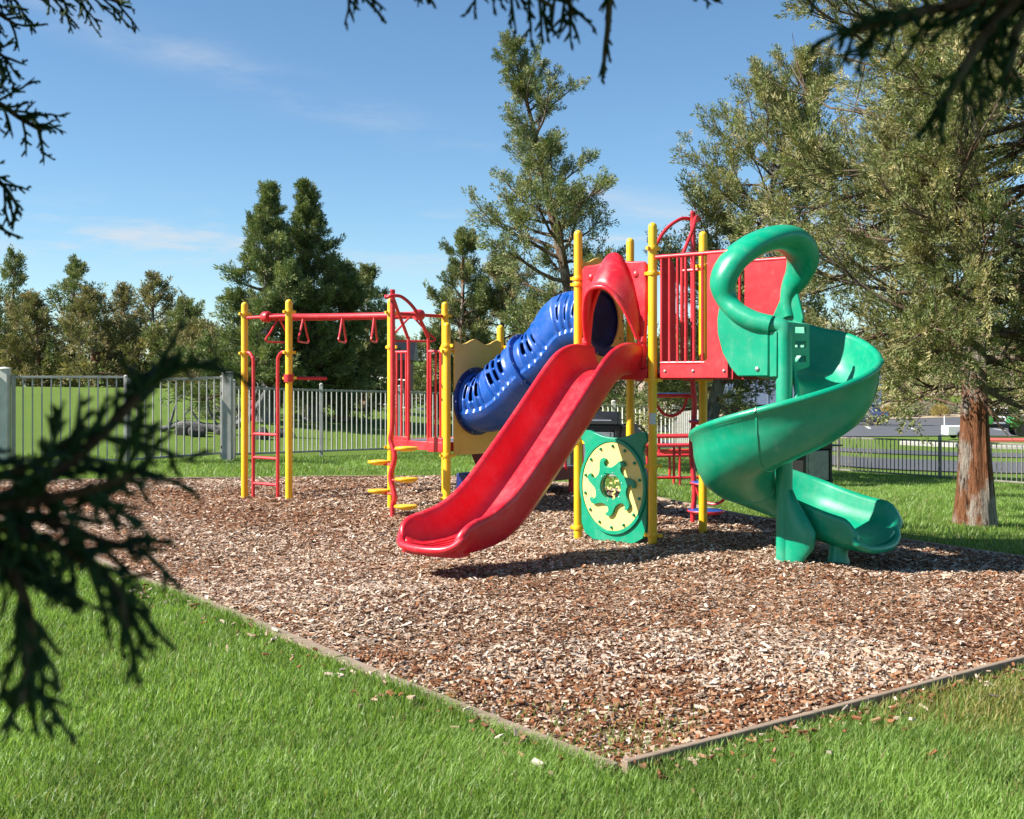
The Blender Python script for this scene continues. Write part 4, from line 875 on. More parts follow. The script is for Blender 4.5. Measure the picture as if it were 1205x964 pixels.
def gat(px, Y, dz=0.05): x = (px-CX)/FPX*Y; return (x, Y, H(x, Y)+dz)
sedan(gat(1008, 90), math.atan2(.62, -.80), M['carblue'], 'dark blue sedan parked at the far side of the car park')
sedan(gat(1176, 88), R(170), M['white'], 'white sedan parked behind the green utility vehicle')
sedan(gat(1215, 88), R(172), M['white'], 'white sedan parked past the green utility vehicle')
# green utility vehicle with cargo bed
x, y, z = gat(1171, 62); e = thing('utility_vehicle', (x, y, z+.06), R(-8), 'green utility cart with yellow wheels and cargo bed behind the large tree', 'utility vehicle')
local(MB().plate([[(-1.45, .62), (-.25, .62), (-.20, 1.10), (-1.55, 1.10)]], 1.3, (0, 0, 0), Vector((1, 0, 0)), UP), 'cargo_bed', M['jdgreen'], e, .03)
local(MB().box((-.85, 0, 1.18), (1.1, 1.1, .22)), 'cargo_cover', M['jdgreen'], e, .08)
local(MB().box((-.1, 0, .52), (2.4, 1.0, .16)), 'chassis', M['black'], e, .02)
local(MB().plate([[(.62, .45), (1.30, .45), (1.34, .80), (1.05, 1.06), (.80, 1.10), (.66, .78)]], 1.15, (0, 0, 0), Vector((1, 0, 0)), UP), 'bonnet', M['jdgreen'], e, .06)
local(MB().box((.12, 0, .82), (.45, 1.05, .20)), 'seat', M['black'], e, .05); local(MB().box((-.08, 0, 1.05), (.12, 1.05, .36)), 'seat_back', M['jdyellow'], e, .04)
local(MB().tube([(.78, .2, 1.05), (.55, .2, 1.2)], .02, 6), 'steering_column', M['black'], e)
for (wx, r, w) in ((-.85, .33, .32), (1.12, .30, .22)):
    for s in (-1, 1): wheel(e, (wx, .58*s, r), r, w, M['jdyellow'])
# white utility trailer
x, y, z = gat(1124, 60); e = thing('utility_trailer', (x, y, z), R(4), 'small white box trailer with mast beside the large trunk', 'trailer')
local(MB().box((0, 0, .42), (1.1, .8, .46)), 'body', M['white'], e, .03); local(MB().tube([(-.55, 0, .4), (-.55, 0, 1.15)], .03, 8), 'mast', M['white'], e); local(MB().tube([(-.5, 0, .3), (1.4, 0, .3)], .03, 6), 'drawbar', M['grey'], e)
for s in (-1, 1): wheel(e, (.1, .45*s, .2), .2, .14, M['chrome'])
# box trailer of a lorry far behind
x, y = (880-CX)/FPX*95, 95; z = H(x, y)+.05; e = thing('lorry_trailer', (x, y, z), R(2), 'pale blue-grey lorry trailer with twin axles at the edge of the car park', 'lorry trailer')
local(MB().box((4.0, 0, 2.45), (12.5, 2.5, 2.7)), 'box_body', M['trailer'], e, .04)
for i in range(12): local(MB().box((-1.9+i*1.06, -1.262, 2.45), (.06, .03, 2.6)), 'side_rib', M['chrome'], e)
local(MB().box((4.0, 0, 1.0), (12.2, 1.0, .22)), 'chassis', M['black'], e, .02); local(MB().box((6.5, -.9, .62), (2.4, .3, .5)), 'side_box', M['black'], e, .03)
for wx in (-1.15, .05):
    for s in (-1, 1): wheel(e, (wx, 1.0*s, .52), .52, .45, M['chrome'])
# red kerb and pale kerbs of the car park
def kerb(name, px0, px1, Y0, Y1, mat, label, w=.35, h=.14):
    a = gat(px0, Y0, 0); b = gat(px1, Y1, 0); d = Vector(b)-Vector(a); dd = d.normalized(); o = MB().box((Vector(a)+Vector(b))/2+UP*(h/2-.03), (d.length, w, h+.10), (dd, UP.cross(dd).normalized(), UP)).build('kerb', mat, None, bevel=.03)
    return tag(o, label, 'kerb', 'kerbs of the car park')
kerb('', 1150, 1260, 58.6, 58.0, M['redcurb'], 'red painted kerb in front of the green utility cart', 1.6, .10)
kerb('', 1062, 1128, 53.5, 51.5, M['concrete'], 'pale concrete kerb at the end of the lawn strip', .5, .16)
kerb('', 1128, 1250, 51.5, 50.0, M['concrete'], 'pale concrete kerb running on past the large trunk', .4, .12)
# rocks and fallen juniper wood by the mound
def rock(loc, s, seed, label):
    r = random.Random(seed); bm = bmesh.new(); bmesh.ops.create_icosphere(bm, subdivisions=3, radius=1)
    ph = [Vector((r.uniform(-1, 1), r.uniform(-1, 1), r.uniform(-1, 1))).normalized() for _ in range(9)]; dd = [r.uniform(.55, .9) for _ in ph]
    for v in bm.verts:
        k = 1
        for p, q in zip(ph, dd):
            t = v.co.dot(p)
            if t > q: k = min(k, q/t)
        v.co = Vector((v.co.x*k*s[0], v.co.y*k*s[1], v.co.z*k*s[2]))
    me = bpy.data.meshes.new('rock'); bm.to_mesh(me); bm.free(); me.materials.append(M['rock']); o = bpy.data.objects.new('rock', me); COL.objects.link(o); o.location = loc; return tag(o, label, 'rock', 'dark rocks at the foot of the mound')
r = random.Random(4)
for i, px in enumerate((214, 231, 262, 308, 336)):
    x, y, z = gp(px, 25.0+r.uniform(-.4, .6)); rock((x, y, z+.07), (r.uniform(.14, .26), r.uniform(.15, .25), r.uniform(.12, .2)), i, 'dark rough rock in the row at the foot of the dense junipers')

# weathered juniper snag lying by the fence
x, y, z = gp(262, 25.3); e = empty('fallen_branch', (x, y, z)); tag(e, 'weathered grey fallen juniper limb with bent side branches behind the gate', 'fallen branch')
rr_ = random.Random(3)
local(MB().tube(smooth_path([(-1.35, .1, .10), (-.8, 0, .22), (-.2, .05, .14), (.4, -.05, .25), (.75, 0, .6), (.95, .05, 1.0)], 6), [.05+.05*math.sin(math.pi*i/30) for i in range(31)], 9), 'stem', M['deadwood'], e)
for k in range(13):
    t = rr_.uniform(-1.2, .7); zz0 = .18 if t < .4 else .45; d = Vector((rr_.uniform(-.5, .6), rr_.uniform(-.3, .3), rr_.uniform(.1, .9))); L = rr_.uniform(.3, .75); p = Vector((t, 0, zz0))
    local(MB().tube(smooth_path([p, p+d*L*.5+Vector((rr_.uniform(-.1, .1), 0, .05)), p+d*L, p+d*L*1.25+Vector((rr_.uniform(-.15, .15), 0, -.08))], 4), [.032-.0022*i for i in range(13)], 6), 'side_branch', M['deadwood'], e)
# ------------------------------------------------------------------ trees
def rotmats(d, r):
    """rotation matrices with column z = d (n,3) and random roll"""
    n = len(d); a = r.normal(size=(n, 3)); x = np.cross(d, a); x /= np.linalg.norm(x, axis=1)[:, None]+1e-9; y = np.cross(d, x)
    return np.stack([x, y, d], 2)
def tuft_templates(r, k, leaves, ll, lw, spread):
    T = []
    for _ in range(k):
        V = []
        for i in range(leaves):
            s = r.random()**.8; ph = r.uniform(0, 2*np.pi); rad = spread*(1-.55*s)*r.uniform(.1, 1)
            p = np.array([np.cos(ph)*rad, np.sin(ph)*rad, s]); fi = r.uniform(.12, .8); d = np.array([np.cos(ph)*np.sin(fi), np.sin(ph)*np.sin(fi), np.cos(fi)])
            q = np.cross(d, r.normal(size=3)); q /= np.linalg.norm(q); l = ll*r.uniform(.6, 1.3); w = lw*r.uniform(.7, 1.3)
            V += [p-q*w, p+q*w, p+d*l]
        T.append(V)
    return np.array(T)
def rot_about(v, ax, q):
    return v*math.cos(q)+np.cross(ax, v)*math.sin(q)+ax*np.dot(ax, v)*(1-math.cos(q))
def juniper(label, x, y, h, prof, seed, lean=(0, 0), z0=.12, limbs=60, subs=9, tufts=5, tl=.34, leaves=46, ll=.22, lw=.045, tr=.16, pal=((.055, .085, .022), (.12, .145, .045), (.17, .15, .06)), group=None, bowed=.35, jit=.28, gap=0, barkmat='bark', asym=None, up0=-.05, up1=.85, name='juniper_tree', flare=1.0, dead=0, cat='tree', topn=2, sink=.25, t0=.2, spread=.42, topu=1.0, wig=.14, avoid=None, ns=20, ridge=0, lrk=1.0, fl=.28):
    r = np.random.default_rng(seed); zb = H(x, y); e = empty(name, (x, y, zb)); tag(e, label, cat, group)
    inv = None
    ncp = 9; tz = np.linspace(0, 1, ncp); jx = np.cumsum(r.normal(0, .016*h/3, ncp))*tz; jy = np.cumsum(r.normal(0, .016*h/3, ncp))*tz
    tp = np.stack([lean[0]*tz**1.2+jx, lean[1]*tz**1.2+jy, h*.97*tz], 1)
    def trunk(u): return np.array([np.interp(u, tz, tp[:, i]) for i in range(3)])
    TP = smooth_path([Vector(p) for p in tp], 5); nT = len(TP); TP = [Vector((0, 0, -sink))]+TP
    rr = []
    for i in range(nT+1):
        u = max(0, i-1)/nT; rr.append(tr*(1-u)**.9+.008+tr*.75*flare*math.exp(-u*h/fl))
    tm = MB(); tm.tube(TP, rr, ns)
    lob = r.uniform(0, 6.28, 3)
    for i in range(len(tm.v)):                      # fluted, stringy bark outline
        ring = i//ns; k = i % ns; c = TP[min(ring, nT)]; v = Vector(tm.v[i]); q = 2*math.pi*k/ns; u = ring/nT
        f = 1+.10*math.sin(3*q+lob[0]+u*5)+.07*math.sin(5*q+lob[1]-u*8)+.05*math.sin(9*q+lob[2]+u*14)+ridge*(float(vnoise(np.array([k*1.0]), np.array([ring*.22]), 1.0, 61)[0])-.5)*2; tm.v[i] = tuple(c+(v-c)*f)
    t_ = tm.build('trunk', M[barkmat], None, 70); t_.parent = e
    tips = []; bm_ = MB(); tb_ = MB()
    for i in range(limbs+topn):
        u = z0+(1-z0)*((i+r.random())/limbs)**.92 if i < limbs else r.uniform(.86, .99); u = min(u, .995)*topu
        az = i*2.39996+r.uniform(-.5, .5); w = (u-z0)/(1-z0); rad = np.interp(w, [p[0] for p in prof], [p[1] for p in prof])*r.uniform(1-jit*1.3, 1+jit*.7)
        if asym: rad *= 1+asym[0]*math.cos(az-asym[1])
        if gap and r.random() < gap: rad *= .45
        el = up0+(up1-up0)*w+r.normal(0, .13); s = trunk(u); d = np.array([math.cos(az)*math.cos(el), math.sin(az)*math.cos(el), math.sin(el)])
        L = rad/max(.35, math.cos(el)); pts = [s]; cur = d.copy(); nseg = 6
        for q in range(nseg):
            cur = cur+np.array([0, 0, bowed*.33*(q/nseg)*(1 if w > .25 else .5)])+r.normal(0, wig, 3); cur /= np.linalg.norm(cur); pts.append(pts[-1]+cur*L/nseg)
        if avoid is not None and any(avoid(p[0]+x, p[1]+y, p[2]+zb) for p in pts[2:]): pts = [pts[0]+(p-pts[0])*.42 for p in pts]; L *= .42
        lr = tr*(.34*(1-w)+.09)*lrk
        bm_.tube([Vector(p) for p in pts], [lr*(1-.88*k/nseg)+.004 for k in range(nseg+1)], 6)
        pts = np.array(pts)
        if dead and r.random() < dead and w < .55: 
            for j in range(5):
                t = r.uniform(.3, 1); b = np.array([np.interp(t*nseg, range(nseg+1), pts[:, k]) for k in range(3)]); dd = cur+r.normal(0, .6, 3); dd /= np.linalg.norm(dd); bm_.tube([Vector(b), Vector(b+dd*L*.14+r.normal(0, .03, 3)), Vector(b+dd*L*.28)], [.010, .007, .003], 4)
            continue
        ns = max(3, int(subs*(.55+.6*L/max(p[1] for p in prof))))
        for j in range(ns):
            t = t0+(1-t0)*((j+r.random())/ns)**.85; b = np.array([np.interp(t*nseg, range(nseg+1), pts[:, k]) for k in range(3)]); k0 = min(nseg-1, int(t*nseg)); dl = pts[k0+1]-pts[k0]; dl /= np.linalg.norm(dl)
            ax = r.normal(size=3); ax -= dl*ax.dot(dl); ax /= np.linalg.norm(ax); dd = rot_about(dl, ax, r.uniform(.25, 1.05)*(1 if j < ns-1 else .2)); dd[2] += .18; dd /= np.linalg.norm(dd)
            sl_ = (L*r.uniform(.20, .42)*(1.12-.6*t)+tl*.6)*(1-.68*w)
            p1 = b+dd*sl_*.5+r.normal(0, .02*sl_, 3); p2 = b+dd*sl_+np.array([0, 0, .10*sl_])
            tb_.tube([Vector(b), Vector(p1), Vector(p2)], [lr*.22+.003, lr*.14+.003, .002], 4, False)
            for q in range(tufts):
                s2 = .35+.65*(q+r.random())/tufts; c = (b+(p1-b)*(s2*2)) if s2 < .5 else (p1+(p2-p1)*(s2*2-1))
                od = dd*1.0+r.normal(0, .55, 3)+np.array([0, 0, .38]); od /= np.linalg.norm(od); tips.append((*c, *od, tl*r.uniform(.6, 1.2)*(1-.45*w), w))
    if avoid is not None: tips = [q for q in tips if not avoid(q[0]+x, q[1]+y, q[2]+zb)]
    lb = bm_.build('limbs', M['branch'], None, 70); lb.parent = e; lb['kind'] = 'stuff'
    tw = tb_.build('twigs', M['branch'], None, 70); tw.parent = e; tw['kind'] = 'stuff'
    tips = np.array(tips); n = len(tips); T = tuft_templates(r, 9, leaves, ll, lw, spread); ti = r.integers(0, 9, n)
    Rm = rotmats(tips[:, 3:6], r); V = np.einsum('nij,nkj->nki', Rm, T[ti])*tips[:, 6][:, None, None]+tips[:, None, :3]
    m = V.shape[1]; p = np.array(pal); k = r.random(n); c = np.where((k < .5)[:, None], p[0]+(p[1]-p[0])*(k*2)[:, None], p[1]+(p[2]-p[1])*((k-.5)*2)[:, None])*r.uniform(.75, 1.2, (n, 1))
    C = np.repeat(c, m, 0)*np.repeat(r.uniform(.75, 1.25, (n*m//3, 1)), 3, 0)
    cr = np_mesh('crown', V.reshape(-1, 3), np.arange(n*m).reshape(-1, 3), M['foliage'], col=C); cr.parent = e; cr['kind'] = 'stuff'
    return e
OLIVE = ((.12, .155, .050), (.25, .265, .105), (.37, .31, .15)); DARK = ((.078, .122, .046), (.165, .212, .080), (.28, .29, .125)); BROWN = ((.12, .135, .050), (.24, .225, .10), (.35, .27, .145)); MIDG = ((.098, .140, .048), (.20, .235, .092), (.32, .30, .14))
# large juniper on the lawn
juniper('large spreading juniper with thick peeling red-brown trunk on the lawn', 5.45, 14.1, 8.6, [(0, 2.1), (.12, 2.8), (.35, 3.05), (.6, 2.5), (.85, 1.4), (1, .4)], 11, lean=(-.25, .1), z0=.20, limbs=160, subs=16, tufts=5, tl=.34, leaves=54, ll=.17, lw=.028, tr=.135, pal=OLIVE, dead=.06, up0=-.08, up1=.75, flare=1.0, jit=.26, asym=(.14, 0), bowed=.2, t0=.05, spread=.25, wig=.17, avoid=lambda x, y, z: (x < 3.7 and y < 13.4) or z < 1.6, ns=40, ridge=.07, lrk=.72, fl=.75)
# second one beyond it
juniper('tall loose juniper beyond the spiral slide with grey trunk', (826-CX)/FPX*27, 27.0, 9.4, [(0, 1.5), (.2, 2.0), (.45, 1.9), (.7, 1.4), (.9, .7), (1, .2)], 12, lean=(2.3, 0), z0=.14, limbs=92, subs=10, tufts=5, tl=.46, leaves=44, ll=.18, lw=.040, tr=.16, pal=OLIVE, dead=.06, up0=-.1, up1=.9, jit=.35, gap=.1, barkmat='deadwood', lrk=.8)
# a third behind the large trunk fills the crown's right side
juniper('full green juniper standing right behind the large spreading one', (1146-CX)/FPX*22, 22.0, 9.2, [(0, 1.7), (.2, 2.5), (.45, 2.3), (.7, 1.6), (.9, .8), (1, .1)], 14, lean=(.3, 0), z0=.16, limbs=78, subs=10, tufts=5, tl=.44, leaves=30, ll=.18, lw=.046, tr=.13, pal=OLIVE, up0=-.05, up1=.7, jit=.3, lrk=.7)
# tall open one in the middle
juniper('tall open juniper with sparse layered limbs and bare leaning trunk', (708-CX)/FPX*26, 26.0, 9.3, [(0, 1.1), (.15, 1.5), (.36, 1.85), (.52, 1.65), (.70, 1.05), (.86, .6), (1, .06)], 13, lean=(-2.1, 0), z0=.18, limbs=74, subs=10, tufts=5, tl=.36, leaves=42, ll=.19, lw=.042, tr=.15, pal=MIDG, dead=.04, up0=0, up1=.7, jit=.42, gap=.22, barkmat='branch', asym=(.10, 3.3))
# dense ones left of the middle
DG = 'dense dark junipers on the mound'
juniper('dense dark juniper, broader of the twin spires on the mound', (312-CX)/FPX*29, 29.0, 5.75, [(0, 1.3), (.15, 1.6), (.4, 1.1), (.7, .5), (.85, .2), (1, .03)], 21, lean=(.1, 0), z0=.05, up1=.72, limbs=66, subs=8, tufts=5, tl=.40, leaves=46, ll=.26, lw=.045, tr=.20, pal=DARK, group=DG, barkmat='deadwood', flare=.5)
juniper('dense dark juniper, taller of the twin spires on the mound', (366-CX)/FPX*30, 30.0, 6.0, [(0, 1.1), (.15, 1.5), (.4, 1.1), (.7, .52), (.85, .2), (1, .03)], 22, lean=(-.05, 0), z0=.06, up1=.72, limbs=66, subs=8, tufts=5, tl=.40, leaves=46, ll=.26, lw=.045, tr=.20, pal=DARK, group=DG, barkmat='deadwood', flare=.5)
juniper('small dense juniper spreading low beside the twin spires', (402-CX)/FPX*31, 31.0, 3.9, [(0, .9), (.2, 1.2), (.5, 1.0), (.8, .5), (1, .12)], 23, z0=.06, limbs=40, subs=7, tufts=5, tl=.40, leaves=44, ll=.26, lw=.046, tr=.12, pal=DARK, group=DG)
juniper('slim young juniper showing above the trapeze beam', (432-CX)/FPX*36, 36.0, 4.2, [(0, .7), (.3, .7), (.7, .4), (1, .1)], 24, z0=.05, limbs=34, subs=6, tufts=4, tl=.40, leaves=40, ll=.28, lw=.05, tr=.08, pal=MIDG)
juniper('slim pointed juniper standing left of the tall open tree', (545-CX)/FPX*32, 32.0, 5.2, [(0, .95), (.25, 1.05), (.55, .75), (.8, .4), (1, .1)], 25, z0=.05, limbs=44, subs=7, tufts=5, tl=.38, leaves=44, ll=.26, lw=.045, tr=.10, pal=MIDG)
juniper('bushy olive juniper behind the blue tube', (592-CX)/FPX*33, 33.0, 4.6, [(0, 1.1), (.3, 1.35), (.6, 1.1), (.85, .6), (1, .15)], 26, z0=.05, limbs=44, subs=7, tufts=5, tl=.42, leaves=44, ll=.26, lw=.045, tr=.12, pal=BROWN)
LG = 'brownish junipers along the far edge of the mound'
for i, (px, Y, top, rad, pal) in enumerate([(14, 50, 296, 1.3, MIDG), (48, 47, 350, 1.7, BROWN), (80, 48, 306, 1.7, MIDG), (112, 46, 345, 1.5, BROWN), (148, 50, 340, 1.4, BROWN), (178, 47, 326, 1.7, BROWN), (212, 46, 358, 1.5, MIDG), (238, 44, 385, 1.5, BROWN), (-30, 48, 320, 1.9, MIDG)]):
    x = (px-CX)/FPX*Y; hh = EYE+(HY-top)/FPX*Y-H(x, Y)
    juniper(['spindly far juniper with thin tapering top', 'low wide brownish far juniper', 'far juniper with full pointed crown', 'brown-green far juniper with ragged shoulder', 'narrow brown far juniper', 'tall brownish far juniper with broad crown', 'far green juniper beside the tall brownish one', 'low brown juniper next to the dense dark pair', 'far green juniper beyond the gate post'][i], x, Y, hh, [(0, rad*.95), (.2, rad), (.5, rad*.66), (.8, rad*.28), (1, .05)], 40+i, up1=.7, lean=(random.Random(i).uniform(-.4, .4), 0), z0=.05, limbs=34, subs=7, tufts=4, tl=.55, leaves=26, ll=.26, lw=.06, tr=.13, pal=pal, group=LG, gap=.15, jit=.4)
CG = 'far junipers behind the pale fence'
for i, (px, Y, top, rad) in enumerate([(505, 52, 395, 1.5), (640, 48, 385, 1.7), (690, 50, 400, 1.8), (748, 46, 405, 1.7), (800, 56, 395, 2.0), (462, 55, 405, 1.5)]):
    x = (px-CX)/FPX*Y; hh = EYE+(HY-top)/FPX*Y-H(x, Y)
    juniper(['far juniper seen between low deck and tube', 'far juniper behind the tall open tree', 'far juniper behind the red slide hood', 'far juniper seen under the high deck', 'broad far juniper behind the pole climber', 'far juniper seen through the trapeze handles'][i], x, Y, hh, [(0, rad*.9), (.25, rad), (.55, rad*.75), (.8, rad*.4), (1, .1)], 70+i, z0=.05, limbs=34, subs=6, tufts=4, tl=.6, leaves=22, ll=.26, lw=.065, tr=.13, pal=(MIDG, OLIVE, DARK)[i % 3], group=CG, jit=.4)
RG = 'dry trees on the bank behind the car park'
for i, (px, Y, top, rad) in enumerate([(850, 128, 425, 4.5), (905, 140, 410, 5), (965, 150, 395, 5.5), (1030, 135, 402, 5), (1085, 142, 395, 6), (1150, 150, 385, 6), (1215, 138, 400, 5)]):
    x = (px-CX)/FPX*Y; hh = EYE+(HY-top)/FPX*Y-H(x, Y)
    juniper(['far dry tree behind the lorry trailer', 'far dry tree showing past the trailer roof', 'far dry tree above the blue sedan', 'far brown tree rising behind the pale sagebrush', 'broad far tree rising behind the yellow sagebrush', 'far dry tree behind the large trunk', 'far dry tree behind the white sedans'][i], x, Y, hh, [(0, rad*.8), (.3, rad), (.6, rad*.8), (.85, rad*.45), (1, .3)], 90+i, z0=.06, limbs=36, subs=6, tufts=4, tl=1.3, leaves=20, ll=.24, lw=.065, tr=.3, pal=(BROWN, OLIVE)[i % 2], group=RG, jit=.4)
# sagebrush on the bank
BG = 'sagebrush along the edge of the car park'
def shrub(label, x, y, rad, h, pal, seed, group=BG, name='sagebrush'):
    r = np.random.default_rng(seed); n = 260; d = r.normal(size=(n, 3)); d[:, 2] = np.abs(d[:, 2])+.15; d /= np.linalg.norm(d, axis=1)[:, None]; c = d*np.array([rad, rad, h])*(r.random((n, 1))**.4)*.85
    T = tuft_templates(r, 6, 14, .3, .08, .5); V = np.einsum('nij,nkj->nki', rotmats(d, r), T[r.integers(0, 6, n)])*(rad*.33)+c[:, None, :]; m = V.shape[1]
    p = np.array(pal); cc = p[0]+(p[1]-p[0])*r.random((n, 1)); e = empty(name, (x, y, H(x, y)+.05)); tag(e, label, 'shrub', group)
    o = np_mesh('foliage', V.reshape(-1, 3), np.arange(n*m).reshape(-1, 3), M['foliage'], col=np.repeat(cc, m, 0)); o.parent = e; o['kind'] = 'stuff'
    s = MB()
    for i in range(7): q = i*.9; s.tube([(0, 0, -.1), (.25*rad*math.cos(q), .25*rad*math.sin(q), h*.35), (.6*rad*math.cos(q), .6*rad*math.sin(q), h*.7)], [.05, .035, .01], 5)
    t = s.build('stems', M['branch'], None); t.parent = e; t['kind'] = 'stuff'
GREYS = ((.22, .23, .16), (.38, .36, .26)); YELS = ((.28, .22, .06), (.46, .36, .11))
rs_ = random.Random(9)
for i, px in enumerate((858, 872, 886, 1046, 1058, 1070, 1082, 1094, 1106, 1118, 1140, 1165)):
    Y = 124+rs_.uniform(0, 5); yel = i in (3, 8, 10); x = (px-CX)/FPX*Y
    shrub(('yellow flowering sagebrush clump at the car park edge' if yel else 'pale grey-green sagebrush clump at the car park edge'), x, Y, rs_.uniform(.8, 1.3), rs_.uniform(.9, 1.6), YELS if yel else GREYS, 200+i, BG+(' in yellow flower' if yel else ''))
# ------------------------------------------------------------------ near juniper whose boughs hang into the picture
FT = empty('juniper_tree', (-1.95, .35, H(-1.95, .35))); tag(FT, 'dark shaded juniper whose blurred boughs hang into view beside the viewer', 'tree')
inv = Matrix.Translation(FT.location).inverted()
def ft(mb, name, mat): o = mb.build(name, mat, None, 70); o.parent = FT; o.matrix_parent_inverse = inv; return o
tk = smooth_path([Vector((-1.95, .35, -.3)), Vector((-1.93, .36, .6)), Vector((-1.88, .4, 1.6)), Vector((-1.9, .45, 2.6)), Vector((-1.85, .5, 3.8)), Vector((-1.8, .5, 5.2))], 6); nt_ = len(tk)
ft(MB().tube(tk, [.20*(1-.75*i/nt_)+.10*math.exp(-i/3) for i in range(nt_)], 18), 'trunk', M['bark'])
cordr = np.random.default_rng(77)
def bough(start, pts, r0, dens, ln1, spread, droop, seed, mid_r=.006):
    """woody stem along pts with branching scale-leaf cords; everything one foliage mesh plus one stem"""
    r = np.random.default_rng(seed); path = smooth_path([Vector(p) for p in pts], 8); n = len(path)
    st_ = MB().tube(([Vector(start)] if start is not None else [])+path, ([r0*1.5] if start is not None else [])+[r0*(1-.8*i/n)+.0015 for i in range(n)], 7); ft(st_, 'bough', M['branch'])
    fo = MB(); cols = []
    def cord(p, d, L, lv):
        k = 3; q = [p]; dd = d.copy()
        for i in range(k): dd = (dd+Vector(r.normal(0, .13, 3))+Vector((0, 0, -droop*.25))).normalized(); q.append(q[-1]+dd*(L/k))
        rad = [.0030, .0025, .0021, .0018][min(lv, 3)]
        fo.tube(q, [rad*1.05, rad*1.15, rad, rad*.4], 3, False)
        if lv >= 3: return
        m = max(2, int(L/(.0105 if lv == 2 else .0155)))
        for j in range(m):
            t = .12+.85*(j+r.random()*.8)/m; i = min(k-1, int(t*k)); b = q[i].lerp(q[i+1], t*k-i); ax = Vector(r.normal(0, 1, 3)); dr = (q[i+1]-q[i]).normalized(); sd_ = dr.cross(ax).normalized()
            cord(b, (dr*r.uniform(.6, 1.1)+sd_*r.uniform(.45, .9)).normalized(), L*r.uniform(.26, .48)*(1.15-.6*t), lv+1)
    ln1 *= YS**.5; m = int(sum((path[i+1]-path[i]).length for i in range(n-1))*dens/YS**.7)
    for j in range(m):
        t = .05+.95*(j+r.random())/m; i = min(n-2, int(t*(n-1))); b = path[i].lerp(path[i+1], t*(n-1)-i); dr = (path[i+1]-path[i]).normalized(); ax = Vector(r.normal(0, 1, 3)); sd_ = dr.cross(ax).normalized(); sd_.y *= .6
        cord(b, (dr*.75+sd_*spread+Vector((0, 0, -droop))).normalized(), ln1*r.uniform(.55, 1.15)*(1.1-.45*t), 1)
    V = np.array(fo.v); c = np.tile(np.array([(.035, .075, .028)]), (len(V), 1))*r.uniform(.7, 1.3, (len(V), 1))
    me_f = [f for f in fo.f]; o = np_mesh('foliage', V, np.array(me_f), M['foliage'], col=c, smooth=True); o.parent = FT; o.matrix_parent_inverse = inv; o['kind'] = 'stuff'
Tk = lambda z: Vector((-1.88, .42, z))
a_ = lambda *l: [at(px, py, Y*YS) for px, py, Y in l]
YS = .74
bough(Tk(1.1), a_((-190, 640, 1.15), (-60, 610, 1.2), (50, 565, 1.22), (110, 520, 1.24), (160, 470, 1.26), (200, 425, 1.28)), .006, 78, .110, .85, .12, 1)
bough(None, a_((-40, 605, 1.2), (40, 590, 1.17), (110, 575, 1.15), (165, 555, 1.14)), .004, 75, .10, .9, .15, 2)
bough(None, a_((-40, 605, 1.2), (30, 630, 1.16), (90, 655, 1.13), (135, 690, 1.12), (150, 740, 1.12)), .004, 82, .09, .8, .3, 3)
bough(None, a_((-60, 610, 1.2), (0, 650, 1.16), (30, 710, 1.13), (35, 770, 1.12), (25, 830, 1.12)), .004, 80, .09, .8, .3, 4)
bough(None, a_((-60, 560, 1.25), (0, 560, 1.25), (60, 535, 1.26), (100, 500, 1.26)), .004, 55, .09, .9, .2, 5)
bough(None, a_((-80, 600, 1.2), (-10, 600, 1.2), (60, 615, 1.2), (130, 640, 1.19), (165, 640, 1.18)), .004, 50, .08, .9, .2, 6)
YS = 1.25
bough(Tk(1.9), a_((-150, 150, 1.6), (-60, 130, 1.65), (-10, 120, 1.66), (25, 140, 1.67), (50, 155, 1.68)), .007, 95, .085, .9, .15, 7)
bough(None, a_((-60, 130, 1.65), (-20, 60, 1.66), (10, 70, 1.67)), .005, 80, .07, .9, .2, 8)
bough(None, a_((-60, 170, 1.65), (-20, 200, 1.66), (5, 220, 1.66), (22, 245, 1.66)), .005, 85, .07, .8, .3, 9)
bough(None, a_((-60, 180, 1.65), (-25, 240, 1.66), (-5, 275, 1.66)), .005, 85, .07, .8, .3, 10)
YS = 1.3
bough(Tk(2.5), a_((-160, -60, 1.75), (-60, -30, 1.8), (20, -12, 1.8), (90, -8, 1.8), (145, 2, 1.8)), .008, 75, .085, .8, .38, 11)
bough(None, a_((-60, -30, 1.8), (-10, 10, 1.8), (20, 30, 1.8)), .005, 85, .07, .8, .35, 12)
YS = 1.0
ov = a_((-40, -190, 1.75), (200, -120, 1.7), (420, -70, 1.7), (640, -48, 1.7), (860, -40, 1.75), (1080, -70, 1.6), (1280, -110, 1.5))
ft(MB().tube([Tk(2.9)]+smooth_path(ov, 6), .016, 8), 'overhead_limb', M['branch'])
bough(None, a_((400, -75, 1.7), (415, -25, 1.7), (430, 0, 1.7)), .005, 80, .07, .8, .35, 13)
bough(None, a_((470, -65, 1.7), (495, -25, 1.7), (505, 5, 1.7)), .004, 50, .05, .7, .4, 14)
bough(None, a_((560, -55, 1.7), (590, -25, 1.7), (620, -10, 1.7), (650, 8, 1.7)), .006, 100, .085, .9, .35, 15)
bough(None, a_((640, -48, 1.7), (660, -15, 1.7), (670, 5, 1.7), (672, 25, 1.7)), .005, 100, .07, .9, .35, 16)
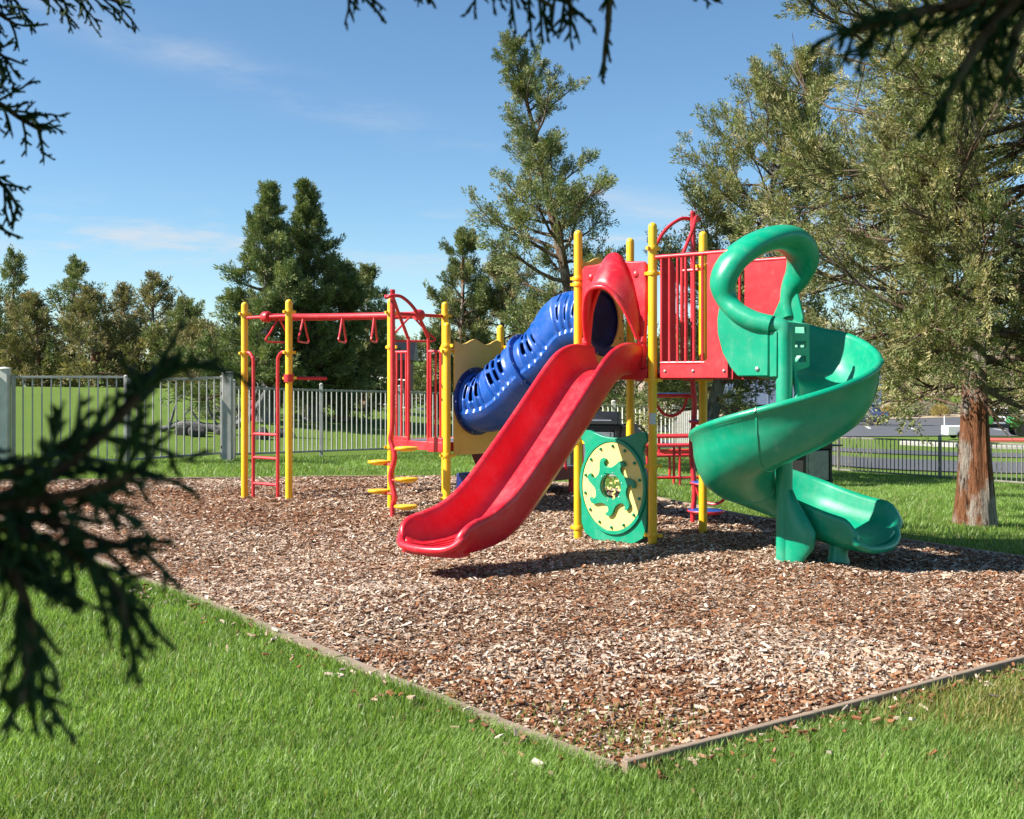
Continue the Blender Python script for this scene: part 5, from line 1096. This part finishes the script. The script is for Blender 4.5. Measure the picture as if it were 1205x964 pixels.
bough(None, a_((700, -46, 1.7), (715, -10, 1.7), (716, 25, 1.7), (712, 60, 1.7), (710, 88, 1.7)), .005, 70, .045, .6, .6, 17)
bough(None, a_((780, -44, 1.75), (815, -15, 1.75), (845, -4, 1.75)), .004, 60, .05, .8, .3, 18)
bough(None, a_((930, -50, 1.7), (950, -20, 1.7), (960, -2, 1.7)), .004, 50, .05, .8, .3, 19)
YS = .8
bough(None, a_((1280, -110, 1.5), (1210, -15, 1.45), (1130, 5, 1.42), (1060, 20, 1.4), (1000, 40, 1.4)), .006, 80, .09, .7, .38, 20)
bough(None, a_((1210, -15, 1.45), (1160, 40, 1.42), (1130, 90, 1.4), (1105, 130, 1.4)), .005, 80, .075, .7, .4, 21)
bough(None, a_((1240, -20, 1.45), (1200, 30, 1.42), (1190, 70, 1.4), (1185, 95, 1.4)), .005, 70, .065, .7, .4, 22)

# crown of the near juniper, above and beside the view: it shades the boughs
r = np.random.default_rng(5); n = 9000
c = np.concatenate([r.normal(0, 1, (n*2//3, 3))*np.array([1.25, .55, .55])+np.array([-1.1, .35, 3.35]), r.normal(0, 1, (n//3, 3))*np.array([.55, .6, .6])+np.array([-2.2, .7, 2.3])])
k = ((c[:, 2] > EYE+.3145*np.maximum(c[:, 1], 0)+.55) | (c[:, 0] < -.426*np.maximum(c[:, 1], 0)-.75)) & (c[:, 2] > .6) & (np.linalg.norm(c-np.array([0, 0, EYE]), axis=1) > .8) & (c[:, 1] < 1.9); c = c[k]; n = len(c)
d = r.normal(0, .6, (n, 3))+np.array([0, 0, -.3]); d /= np.linalg.norm(d, axis=1)[:, None]
T = tuft_templates(r, 6, 10, .3, .12, .4); V = np.einsum('nij,nkj->nki', rotmats(d, r), T[r.integers(0, 6, n)])*.30+c[:, None, :]; m = V.shape[1]
o = np_mesh('crown', V.reshape(-1, 3), np.arange(n*m).reshape(-1, 3), M['foliage'], col=np.tile(np.array([(.05, .08, .028)]), (n*m, 1))); o.parent = FT; o.matrix_parent_inverse = inv; o['kind'] = 'stuff'
